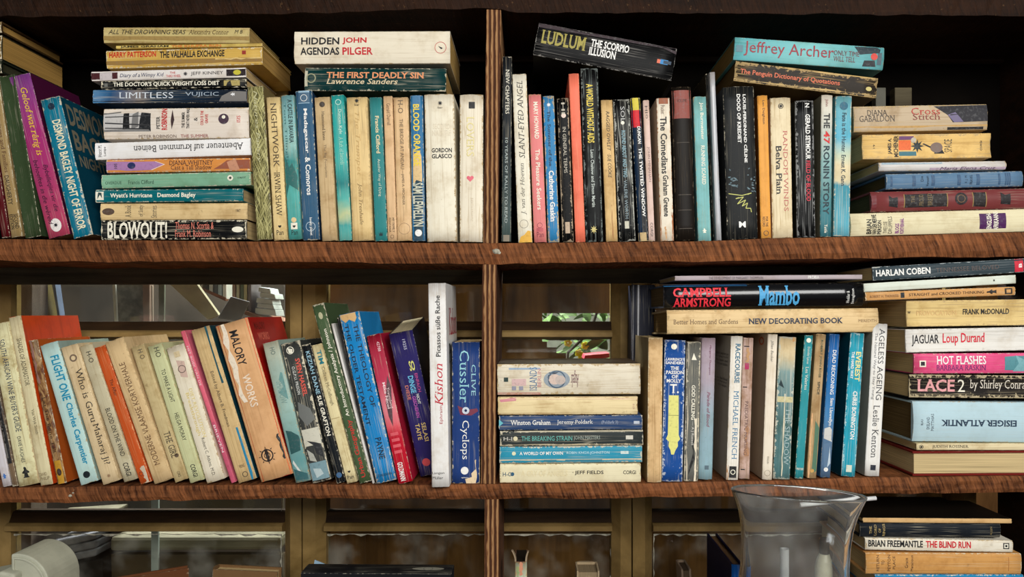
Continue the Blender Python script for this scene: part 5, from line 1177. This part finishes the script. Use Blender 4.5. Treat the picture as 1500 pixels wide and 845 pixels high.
U('blue paperback with white capitals and a folded sail picture', (1201.5, 700.5), (1215.8, 491), 15, (36, 104, 170),
  [('DEAD RECKONING', .11, .42, .38, .74, 'white', 'b'), ('Sam Llewellyn', .445, .64, .38, .78, 'white', 'sb')], [('poly', [(.66, .1), (.645, .6), (.68, 1), (.75, .9), (.73, .1)], (206, 204, 198)), ('poly', [(.77, .1), (.75, .9), (.95, .6), (.93, .3)], (90, 120, 150)), ('poly', [(.78, .75), (.9, .9), (.93, .6)], (190, 204, 214)), ('disc', .945, .5, .42, 'white')],
  grad=[(0, (30, 92, 160)), (.35, (44, 116, 180)), (.55, (70, 130, 180)), (.72, (90, 120, 150)), (1, (86, 112, 142))], edge=.2)
U('bright aqua paperback with cream title and white creases near the tall white book', (1232.5, 700.5), (1246.5, 490.7), 20.5, (44, 160, 184),
  [('EVEREST', .13, .335, .46, .84, (240, 226, 150), 'B'), ('THE HARD WAY', .13, .32, .16, .36, 'white', 'B'), ('CHRIS BONINGTON', .405, .74, .42, .74, 'white', 'B')], [('rect', .945, .5, .4, (214, 220, 200), .5)], edge=.5, crease=1.0, wear=(200, 224, 222), side=(8, 84, 92))
U('tall white paperback with grey serif lettering ending the standing run', (1267, 698.8), (1279.5, 476), 21.5, (236, 234, 228),
  [('AGELESS AGEING', .03, .50, .44, .82, (60, 60, 64), 's'), ('The Natural Way to Stay Young', .06, .50, .12, .34, (120, 120, 124), 's'), ('Leslie Kenton', .535, .88, .32, .74, (70, 70, 74), 's')], [('rect', .945, .52, .36, (40, 44, 54), .36), ('poly', [(.935, .4), (.945, .62), (.955, .5), (.95, .38)], 'white')], edge=.12, stain=.15, D=.115, side=(190, 186, 172))
# --- lying on that run
L('cream decorating hardback with navy slab capitals lying on the standing books', (977.5, 490), (1287.5, 487), 36, (226, 196, 146),
  [('NEW DECORATING BOOK', .385, .83, .38, .62, (40, 52, 72), 'sB'), ('Better Homes and Gardens', .03, .335, .40, .60, (110, 86, 60), 's'), ('MEREDITH', .905, .99, .42, .54, (150, 120, 84))], hard=True, stain=.6, edge=.45, bulge=.08, pages=(140, 112, 66), D=.16, side=(200, 176, 130), tip=-1.5)
L('glossy black hardback with red and sky blue lettering on the decorating book', (973, 451.3), (1265.5, 448), 34, (12, 12, 14),
  [('CAMPBELL', .045, .335, .46, .86, (226, 50, 62), 'sB'), ('ARMSTRONG', .045, .335, .04, .42, (226, 50, 62), 'sB'), ('Mambo', .475, .68, .06, .92, (80, 164, 214), 'sB'), ('Hodder &', .915, .93, .14, .66, 'white', 'sa'), ('Stoughton', .94, .957, .10, .76, 'white', 'sa')],
  [('band', 0, .42, .93, 1, (40, 120, 180))], hard=True, edge=.08, bulge=.16, rough=.16, pages=(120, 100, 66), side=(34, 62, 92), D=.15, crease=0)
L('thin lilac grey magazine lying highest on the glossy black hardback', (989, 411), (1263, 409), 7, (176, 164, 168),
  [('THE DEVELOPMENT OF MARGARET THOMPSON', .18, .47, .2, .75, (90, 80, 88)), ('PROBIA', .71, .77, .15, .85, 'white', 'b')], edge=.15, D=.115, name='magazine', cat='magazine')
U('slim dark slate folder standing upright behind the mottled tan spine', (924, 677), (926, 417), 34, (52, 54, 66), E=[('band', 0, 1, .0, .07, (206, 206, 210)), ('band', 0, 1, .24, .31, (196, 196, 200))], edge=.1, y=.118, D=.042, name='document_folder', cat='folder')
# --- lying stack at the far end of the middle shelf
L('dark red hardback with its page edges outward at the foot of the far stack', (1337, 697.5), (1560, 696), 36.5, (110, 30, 26), hard=True, rev=True, pages=(206, 182, 134), D=.12, edge=.3)
L('thin cream paperback showing under the wide pale blue jacket', (1343, 660), (1532, 660), 11.2, (224, 208, 168), [('JUDITH ROSSNER', .12, .40, .25, .78, (70, 60, 46), 's')], [('ring', .035, .5, .6, EK, .12), ('disc', .035, .5, .3, EK)], edge=.4, stain=.5)
L('widest pale blue jacket in the far stack with its title upside down', (1338, 648), (1552, 650), 60, (182, 208, 216),
  [('EISIGER ATLANTIK', .19, .705, .40, .56, (40, 60, 80), 'sBx'), ('BLAU', .05, .065, .42, .56, (70, 80, 90), 'a'), ('EKELAND', .09, .11, .32, .62, (90, 100, 110), 'a'), ('MATTHIAS', .12, .14, .28, .70, (90, 100, 110), 'a')], hard=True, edge=.15, bulge=.08, D=.14, stain=.12, pages=(110, 90, 56), crease=.1)
L('frayed black paperback with pink and white title in the far stack', (1332, 582), (1545, 584), 33.5, (36, 32, 30),
  [('LACE', .055, .315, .26, .80, (226, 160, 160), 'sB'), ('2', .335, .385, .26, .80, 'ivory', 's'), ('by Shirley Conran', .42, .83, .30, .80, (226, 216, 200), 's')], edge=.9, crease=1.0, wear=(190, 174, 140), bulge=-.06)
L('hot pink paperback with white serif capitals in the far stack', (1339, 547.5), (1552, 546.5), 29.5, (226, 84, 134),
  [('HOT FLASHES', .155, .495, .46, .88, 'white', 'sb'), ('BARBARA RASKIN', .155, .495, .16, .42, (110, 50, 110), 's')], [('band', .625, 1, 0, 1, (84, 140, 148)), ('poly', [(.68, .1), (.72, .5), (.7, .9), (.78, .6), (.82, .95), (.84, .4), (.8, .1)], (120, 170, 176)), ('rect', .06, .5, .32, 'ivory'), ('rect', .06, .5, .2, (40, 30, 40))], edge=.25)
L('white paperback with black and red condensed names in the far stack', (1327.5, 516.5), (1550, 512), 34, (228, 224, 216),
  [('JAGUAR', .04, .22, .26, .76, (30, 30, 32), 'b'), ('Loup Durand', .245, .52, .26, .80, (214, 40, 60), 'b')], edge=.35, crease=.5, wear=(190, 186, 178), bulge=-.05)
L('yellow cream creased paperback with black condensed name in the far stack', (1329, 478.5), (1545, 475.8), 38, (222, 194, 132),
  [('FRANK McDONALD', .385, .70, .44, .66, (40, 36, 30), 'B'), ('PROVOCATION', .07, .34, .42, .62, (214, 176, 116), 'b'), ('W', .01, .03, .5, .6, EK, 'b')], crease=.9, stain=.5, edge=.4, bulge=-.08)
L('narrow tan paperback with spaced dark capitals below the blank white one', (1268, 440.5), (1487.5, 432), 13, (206, 154, 96),
  [('STRAIGHT and CROOKED THINKING', .29, .79, .34, .68, (60, 40, 26)), ('ROBERT H. THOULESS', .03, .22, .3, .62, (120, 84, 54))], [('band', .235, .26, 0, 1, (30, 36, 40)), ('bird', .84, .5, .6, (40, 30, 24), 1.2), ('rect', .955, .5, .7, (50, 40, 30), .9), ('rect', .955, .5, .4, (206, 154, 96), .5)], edge=.3, D=.115)
L('blank greenish white spine near the top of the far stack', (1266, 428.6), (1488.6, 415.8), 13.5, (216, 222, 208), [('1', .85, .86, .4, .6, (70, 70, 60))], edge=.2, stain=.2, D=.115)
L('topmost paperback of the far stack, dark slate with white capitals', (1279, 411), (1510, 398), 20, (54, 66, 72),
  [('HARLAN COBEN', .02, .365, .28, .76, 'white', 'B'), ('TENNESSEE BELOVED', .40, .80, .34, .66, (96, 84, 80)), ('B', .925, .945, .36, .66, 'white', 'aB')], [('band', .90, .955, .05, .98, (200, 40, 60)), ('tear', 0, .05, .9, 1, (190, 190, 180))], edge=.3, wear=(170, 176, 176))
# --- stack on the lower shelf
GROUP[0] = 'books stacked on the lower shelf'
L('thick green book at the bottom of the lower stack', (1270, 1051), (1495, 1051), 44, (70, 100, 70), hard=True)
L('thick grey book under the blue one of the lower stack', (1268, 1006), (1490, 1006), 71, (130, 130, 126), hard=True)
L('brown book below the blue one of the lower stack', (1275, 934), (1480, 934), 64, (120, 84, 56))
L('bright blue paperback lowest in view of the lower stack', (1282.5, 869), (1500, 869), 27, (24, 128, 176), [('THE NAVY', .2, .5, .2, .6, 'white', 'B')], edge=.35)
L('orange tan hardback with upright brown lettering in the lower stack', (1268.5, 841.3), (1496.5, 842), 31, (206, 152, 88),
  [('RETURN', .068, .085, .15, .90, (80, 54, 36), 'a'), ('TO', .10, .118, .45, .66, (80, 54, 36), 'a'), ('PEYTON', .14, .158, .15, .92, (80, 54, 36), 'a'), ('PLACE', .172, .188, .25, .86, (80, 54, 36), 'a'), ('Grace', .25, .27, .3, .78, (80, 54, 36), 'a'), ('Metalious', .288, .303, .15, .90, (80, 54, 36), 'a')], [('band', .915, .92, 0, 1, (176, 120, 66))], stain=.4, edge=.25, hard=True, D=.14, bulge=.06)
L('white paperback with black and red brush capitals in the lower stack', (1267.5, 805.5), (1483.5, 809.5), 17.5, (232, 224, 206),
  [('BRIAN FREEMANTLE', .02, .39, .30, .86, EK, 'B'), ('THE BLIND RUN', .41, .715, .30, .86, (206, 30, 44), 'B')], [('rect', .955, .55, .5, (30, 30, 30)), ('rect', .955, .55, .34, 'ivory'), ('rect', .955, .55, .18, EK)], edge=.4, crease=.35)
L('black cloth hardcover with gold lettering in the lower stack', (1260, 787), (1466, 788), 20.5, (28, 32, 38),
  [('THE', .065, .082, .25, .8, (196, 170, 110), 'as'), ('LORD', .10, .117, .12, .9, (196, 170, 110), 'as'), ('OF', .13, .147, .35, .65, (196, 170, 110), 'as'), ('RINGS', .16, .177, .08, .95, (196, 170, 110), 'as'), ('ALLEN', .925, .938, .2, .8, (150, 130, 86), 'as')], hard=True, edge=.12, bulge=.14, D=.135)
L('thin tan pamphlet lying on the black cloth hardcover', (1264, 765.5), (1482, 767), 7, (214, 174, 120), edge=.3, D=.09, stain=.5, side=(22, 18, 14), name='pamphlet', cat='pamphlet')

jobs = set()
for d in BOOKS:
    for tx in d['T']: jobs.add((tx[0], tx[6] if len(tx) > 6 else ''))
    for f in d.get('F', ()): jobs.add((f[1], f[7]))
prepare_text(sorted(jobs))
# settle the books: nothing sinks into a plank, a divider or its neighbour
def settle():
    def rect(d):
        (ax, ay), (bx, by) = d['p0'], d['p1']
        ln = math.hypot(bx - ax, by - ay); ex, ey = (bx - ax) / ln, (by - ay) / ln
        tx, ty = (-ey, ex) if d['mode'] == 'u' else (ey, -ex)      # across the spine (image y runs down)
        t = d['t']
        return [(ax, ay), (bx, by), (bx + tx * t, by + ty * t), (ax + tx * t, ay + ty * t)], (ex, ey), (tx, ty)
    def pen(r1, r2, m):
        best = None
        for (ux_, uy_), own in ((r1[1], 'a_len'), (r1[2], 'a_thk'), (r2[1], 'b_len'), (r2[2], 'b_thk')):
            a = [x * ux_ + y * uy_ for x, y in r1[0]]; b = [x * ux_ + y * uy_ for x, y in r2[0]]
            o = min(max(a), max(b)) - max(min(a), min(b)) + m
            if o <= 0: return None
            if best is None or o < best[0]: best = (o, own)
        return best
    groups = {}
    for d in BOOKS:
        if 'y' in d and abs(d['y']) > .012: continue
        groups.setdefault(d['group'], []).append(d)
    fixed = {'books on the top shelf': [(708, 734.5, 14, 356)], 'books on the middle shelf': [(704.5, 728.3, 387, 709)]}
    tops = {'books on the top shelf': TOP2, 'books on the middle shelf': TOP3}
    def move(d, dx, dy): d['p0'] = (d['p0'][0] + dx, d['p0'][1] + dy); d['p1'] = (d['p1'][0] + dx, d['p1'][1] + dy)
    for g, bs in groups.items():
        for it in range(80):
            hit = 0
            R = [rect(d) for d in bs]
            BB = [(min(p[0] for p in r[0]) - 1, max(p[0] for p in r[0]) + 1, min(p[1] for p in r[0]) - 1, max(p[1] for p in r[0]) + 1) for r in R]
            for i, d in enumerate(bs):
                if g in tops:
                    low = max(y - interp(tops[g], x) for x, y in R[i][0] if True)
                    if low > -0.9 and abs(low) < 9:
                        step = low + 0.95
                        if d['mode'] == 'l' and step < 4: d['p0'] = (d['p0'][0], d['p0'][1] - step); d['p1'] = (d['p1'][0], d['p1'][1] - step); d['t'] -= step * .5
                        else: move(d, 0, -step)
                        hit += 1; R[i] = rect(d)
                for x0, x1, y0, y1 in fixed.get(g, ()):
                    bb = BB[i]
                    if bb[0] + 1 < x1 and bb[1] - 1 > x0 and bb[2] < y1 and bb[3] > y0:
                        c = (bb[0] + bb[1]) / 2
                        dx = (x1 - bb[0] - .7) if c > (x0 + x1) / 2 else (x0 - bb[1] + .7)
                        if abs(dx) < 8: move(d, dx, 0); hit += 1; R[i] = rect(d)
            for i in range(len(bs)):
                for j in range(i + 1, len(bs)):
                    A, B = BB[i], BB[j]
                    if A[0] > B[1] or B[0] > A[1] or A[2] > B[3] or B[2] > A[3]: continue
                    a, b = bs[i], bs[j]
                    q = pen(R[i], R[j], .45)
                    if not q or q[0] > 9: continue
                    o, own = q
                    hit += 1
                    st = min(o, .6)
                    if a['mode'] == 'u' and b['mode'] == 'u':
                        l, r = (a, b) if sum(p[0] for p in R[i][0]) < sum(p[0] for p in R[j][0]) else (b, a)
                        l['t'] -= st * .5
                        tx, ty = rect(r)[2]
                        move(r, tx * st * .5, ty * st * .5); r['t'] -= st * .5
                    elif a['mode'] == 'l' and b['mode'] == 'l':
                        up, dn = (a, b) if sum(p[1] for p in R[i][0]) < sum(p[1] for p in R[j][0]) else (b, a)
                        if own.endswith('len'):
                            lf, rt = (a, b) if sum(p[0] for p in R[i][0]) < sum(p[0] for p in R[j][0]) else (b, a)
                            ex, ey = rect(lf)[1]; lf['p1'] = (lf['p1'][0] - ex * st, lf['p1'][1] - ey * st)
                        else:
                            move(up, 0, -st * .5); up['t'] -= st * .5; dn['t'] -= st * .5
                    else:
                        l, u = (a, b) if a['mode'] == 'l' else (b, a)
                        ol = 'a_len' if l is a else 'b_len'
                        if own == ol or own == ('a_thk' if u is a else 'b_thk'):
                            ex, ey = rect(l)[1]
                            if sum(p[0] for p in rect(l)[0]) < sum(p[0] for p in rect(u)[0]): l['p1'] = (l['p1'][0] - ex * st, l['p1'][1] - ey * st)
                            else: l['p0'] = (l['p0'][0] + ex * st, l['p0'][1] + ey * st)
                        else:
                            move(l, 0, -st); l['t'] -= st
                    R[i], R[j] = rect(a), rect(b)
            if not hit: break
settle()
for d in BOOKS: d['t'] = max(d['t'], 2.6)
for i, d in enumerate(BOOKS): build_book(d, i)

# ------------------------------------------------------------------ standing odds and ends on the lower shelf
GROUP[0] = 'things on the lower shelf'
n0 = len(BOOKS)
U('dark red brown book standing at an angle with a scuffed cover, below the end window', (150, 1033), (150, 848), 16, (96, 58, 34), hard=True, tip=58, D=.098, y=.03, edge=.4, side=(96, 58, 34), crease=.3, wear=(190, 170, 140))
U('light brown book facing out with pale page edges on the lower shelf', (307, 1012), (318, 826), 22, (120, 90, 58), hard=True, tip=88, D=.084, y=.06, side=(112, 84, 54), edge=.3, wear=(200, 190, 170))
L('black album standing spine up with an oval metal label on the lower shelf', (441, 838), (661, 839.5), 40, (24, 25, 28), E=[('disc', .835, .45, .30, (150, 146, 130), 1.2), ('ring', .835, .45, .36, (90, 90, 84), .06)], D=.166, tip=-90, y=.03, edge=.1, rough=.4, name='photo_album', cat='album', pages=(40, 40, 44), bulge=.02)
U('torn paperback with a ragged hollow spine on the lower shelf by the divider', (754.5, 1044), (754.5, 823), 17.5, (190, 196, 170), E=[('tear', 0, .09, .3, .7, (206, 140, 110)), ('tear', .03, .12, .05, .4, (150, 160, 110))], edge=.8, crease=.6, side=(120, 84, 70), y=.012, D=.05, pages=(36, 28, 20))
U('book with loose page edges outward on the lower shelf', (845, 993), (845, 836), 33, (170, 150, 120), hard=True, rev=True, D=.04, pages=(150, 130, 100), y=.10)
U('slim book, page edges outward, leaning before the blue hardback', (1006, 998), (998, 834), 14, (140, 120, 100), rev=True, hard=True, D=.04, pages=(90, 74, 56), y=.09)
U('blue hardback standing with a navy side beside the glass vase', (1072, 1049), (1072, 827), 17, (20, 96, 180), hard=True, side=(22, 24, 60), D=.13, y=.004, edge=.1, pages=(120, 90, 60))
for i, d in enumerate(BOOKS[n0:]):
    r = build_book(d, n0 + i)
    if d['label'].startswith('torn'):
        # remains of the cover hinges curling above the spine
        for x0, x1, zt, dx in ((-.0004, .0016, .0135, -.003), (.0125, .0148, .0125, .002)):
            v, f = [], []
            for k in range(6):
                t = k / 5
                xx = dx * t * t * 1.4
                zz = zt * t
                # local frame: x runs down the spine, z across it
                v += [(-zz, .0012, x0 + xx), (-zz, .0012, x1 + xx - .0006 * t), (-zz, .010 - .004 * t, x1 + xx), (-zz, .010 - .004 * t, x0 + xx)]
            for k in range(5):
                a = 4 * k
                f += [(a + j, a + (j + 1) % 4, a + 4 + (j + 1) % 4, a + 4 + j) for j in range(4)]
            f += [(3, 2, 1, 0), (20, 21, 22, 23)]
            link_mesh('torn_hinge', v, f, [ink_mat((150, 130, 104))], r)
o = thing_box('card', 'pale blue card corner sticking up behind the black album', 'card', [(458, 1005), (459, 832), (461, 820), (476, 826), (480, 1005)], .078, .079, plain_mat('blue_paper', (150, 180, 200)), None, 0)
# small dim books far back on the top shelf
thing_box('thin_book', 'thin olive grey book upright at the back above the top shelf end stack', 'book', [(1283, 361), (1283, 128), (1298, 128), (1298, 361)], .132, .146, plain_mat('dim_grey', (84, 82, 70)), 'dim books at the back')
thing_box('dark_book', 'wider brown book upright at the back above the top shelf end stack', 'book', [(1311, 361), (1311, 128), (1336, 128), (1336, 361)], .130, .146, wood_mat('dim_brown', (62, 54, 40), (100, 92, 70)), 'dim books at the back')
thing_box('cream_card', 'small cream card lying behind the outlined cream spine', 'card', [(402, 365), (400, 130), (421, 130), (421, 365)], .118, .122, plain_mat('cream_card', (220, 192, 130)), None, 0)

# ------------------------------------------------------------------ glass vase in front of the lower shelf
def glass_mat():
    m, nt, p = new_mat('clear_glass')
    p.inputs['Base Color'].default_value = (0.97, 0.98, 0.97, 1)
    p.inputs['Roughness'].default_value = 0.015
    p.inputs['IOR'].default_value = 1.47
    p.inputs['Transmission Weight'].default_value = 1.0
    d = N(nt, 'ShaderNodeBsdfDiffuse'); d.inputs[0].default_value = (0.75, 0.74, 0.70, 1)      # pale haze painted in for outdoor reflections on the glass
    tc = N(nt, 'ShaderNodeTexCoord'); n = N(nt, 'ShaderNodeTexNoise'); n.inputs['Scale'].default_value = 26.0; n.inputs['Detail'].default_value = 5.0
    nt.links.new(tc.outputs['Object'], n.inputs['Vector'])
    mx = N(nt, 'ShaderNodeMixShader'); nt.links.new(math_node(nt, 'MULTIPLY', smooth(nt, n.outputs['Fac'], 0.3, 0.7), 0.09), mx.inputs[0])
    nt.links.new(p.outputs[0], mx.inputs[1]); nt.links.new(d.outputs[0], mx.inputs[2])
    nt.links.new(mx.outputs[0], nt.nodes['Material Output'].inputs['Surface'])
    return m
YV = -0.135
kv = (CAM_D + YV) / F_PX
prof = [(0, 99), (3, 98), (14, 93), (30, 87), (50, 82), (75, 79.5), (105, 79), (150, 82), (210, 90), (270, 96), (320, 92), (345, 80)]   # pixels below the rim, half width
th = 3.2
outer = [(r * kv, -d * kv) for d, r in prof]
inn = [((r - th) * kv, -d * kv) for d, r in prof[:-1]] + [((prof[-1][1] - 6) * kv, -(prof[-1][0] - 10) * kv)]
ring = outer[::-1] + [((99 - th * .5) * kv, 1.4 * kv)] + inn
nseg = 72
v, f = [], []
for r, z in ring:
    for i in range(nseg):
        a = i * math.tau / nseg
        v.append((r * math.cos(a), 0.46 * r * math.sin(a), z))
for j in range(len(ring) - 1):
    for i in range(nseg):
        f.append((j * nseg + i, j * nseg + (i + 1) % nseg, (j + 1) * nseg + (i + 1) % nseg, (j + 1) * nseg + i))
f.append(tuple(reversed(range(nseg)))); f.append(tuple((len(ring) - 1) * nseg + i for i in range(nseg)))
vase = link_mesh('glass_vase', v, f, [glass_mat()], None, None, None, [True] * (len(f) - 2) + [False, False])
bm = bmesh.new(); bm.from_mesh(vase.data); bmesh.ops.recalc_face_normals(bm, faces=bm.faces[:]); bm.to_mesh(vase.data); bm.free()
vase.location = P(1170, 722, YV)
vase.rotation_euler = (0, math.radians(3.2), 0)
tag(vase, 'clear flared oval glass vase standing in front of the lower shelf', 'vase')
ledge_z = P(0, 1068, YV).z
tb = empty('side_table', (0.30, -0.15, ledge_z))
tag(tb, 'narrow wooden side table carrying the glass vase', 'table')
add_box('table_top', -.34, .34, -.07, .10, -.02, -.001, DARKW, tb, .002)
for x in (-.30, .30): add_box('leg', x - .015, x + .015, -.015, .015, -1.30 - ledge_z, -.02, DARKW, tb)
# white rod behind the rim
rod = tube('white_rod', [P(1172, 739.5, -.02), P(1228, 734.5, -.02), P(1283, 729.5, -.02)], .0026, plain_mat('white_enamel', (222, 222, 220), rough=.3))
tag(rod, 'thin white rod slung under the plank behind the glass vase rim', 'rod')
def lathe(name, pr, loc, mat, seg=28):
    v, f = [], []
    for r, z in pr:
        for i in range(seg):
            a = i * math.tau / seg; v.append((r * math.cos(a), r * math.sin(a), z))
    for j in range(len(pr) - 1):
        for i in range(seg): f.append((j * seg + i, j * seg + (i + 1) % seg, (j + 1) * seg + (i + 1) % seg, (j + 1) * seg + i))
    f.append(tuple(reversed(range(seg)))); f.append(tuple((len(pr) - 1) * seg + i for i in range(seg)))
    o = link_mesh(name, v, f, [mat]); o.location = loc
    return o
h = P(0, 803, .05).z - P(0, 1021, .05).z
tubeo = lathe('paper_tube', [(.006, 0), (.006, h), (.0045, h), (.0045, h - .004)], P(1148, 1021, .05), plain_mat('white_paper_tube', (206, 208, 206)))
tag(tubeo, 'slender white tube standing on the lower shelf behind the glass vase', 'tube')
h = P(0, 790, .07).z - P(0, 1009, .07).z
bottle = empty('pale_bottle', P(1212, 1009, .07))
tag(bottle, 'pale cream bottle with a dark cap behind the glass vase', 'bottle')
bo = lathe('bottle_body', [(.013, 0), (.014, .004), (.014, h * .8), (.012, h * .86), (.006, h * .92)], (0, 0, 0), plain_mat('pale_plastic', (196, 192, 166), rough=.3)); bo.parent = bottle
bc = lathe('cap', [(.0075, h * .90), (.0075, h), (.006, h + .001)], (0, 0, 0), plain_mat('brown_cap', (60, 48, 36))); bc.parent = bottle

# ------------------------------------------------------------------ pale plastic chair arm in the near corner
CHAIR = plain_mat('pale_grey_plastic', (176, 176, 156), rough=.55, var=.15, scale=60)
YC = -0.10
kc = (CAM_D + YC) / F_PX
chair = empty('plastic_chair', (P(20, 872, YC).x, YC, -1.30))
tag(chair, 'pale grey plastic chair, rounded arm end showing under the end window', 'chair')
def chair_part(name, pts, y0, y1, bev):
    q = [P(x, y, YC) for x, y in pts]
    n = len(q)
    v = [(p.x - chair.location.x, y0 - YC, p.z + 1.30) for p in q] + [(p.x - chair.location.x, y1 - YC, p.z + 1.30) for p in q]
    f = [tuple(range(n)), tuple(reversed(range(n, 2 * n)))] + [(i, n + i, n + (i + 1) % n, (i + 1) % n) for i in range(n)]
    o = link_mesh(name, v, f, [CHAIR], chair)
    bm = bmesh.new(); bm.from_mesh(o.data); bmesh.ops.recalc_face_normals(bm, faces=bm.faces[:]); bm.to_mesh(o.data); bm.free()
    b = o.modifiers.new('edge', 'BEVEL'); b.width = bev; b.segments = 3; b.limit_method = 'ANGLE'
arc = [(16, 838), (16, 812)] + [(24 + 48 * math.sin(math.radians(a)), 861 - 50 * math.cos(math.radians(a))) for a in range(0, 91, 9)] + [(72, 960), (40, 960), (30, 838)]
chair_part('armrest', arc, YC, YC + .055, .0015)
arc2 = [(24 + 44 * math.sin(math.radians(a)), 861 - 45 * math.cos(math.radians(a))) for a in range(0, 91, 9)]
chair_part('armrest_rim', [(19, 838), (19, 816)] + arc2 + [(68, 955), (62, 955)] + [(24 + 41 * math.sin(math.radians(a)), 861 - 42 * math.cos(math.radians(a))) for a in range(90, -1, -9)] + [(22, 819), (22, 838)], YC - .0015, YC + .004, .0006)
chair_part('seat_back', [(-90, 852), (12, 832), (32, 836), (32, 1000), (-90, 1000)], YC - .012, YC + .02, .003)
lx = [(-60, 30), (40, 72)]
for xa, xb in lx: chair_part('leg', [(xa, 955), (xb, 955), (xb - 6, VY + 1.30 / kc), (xa + 6, VY + 1.30 / kc)], YC + .002, YC + .03, .002)
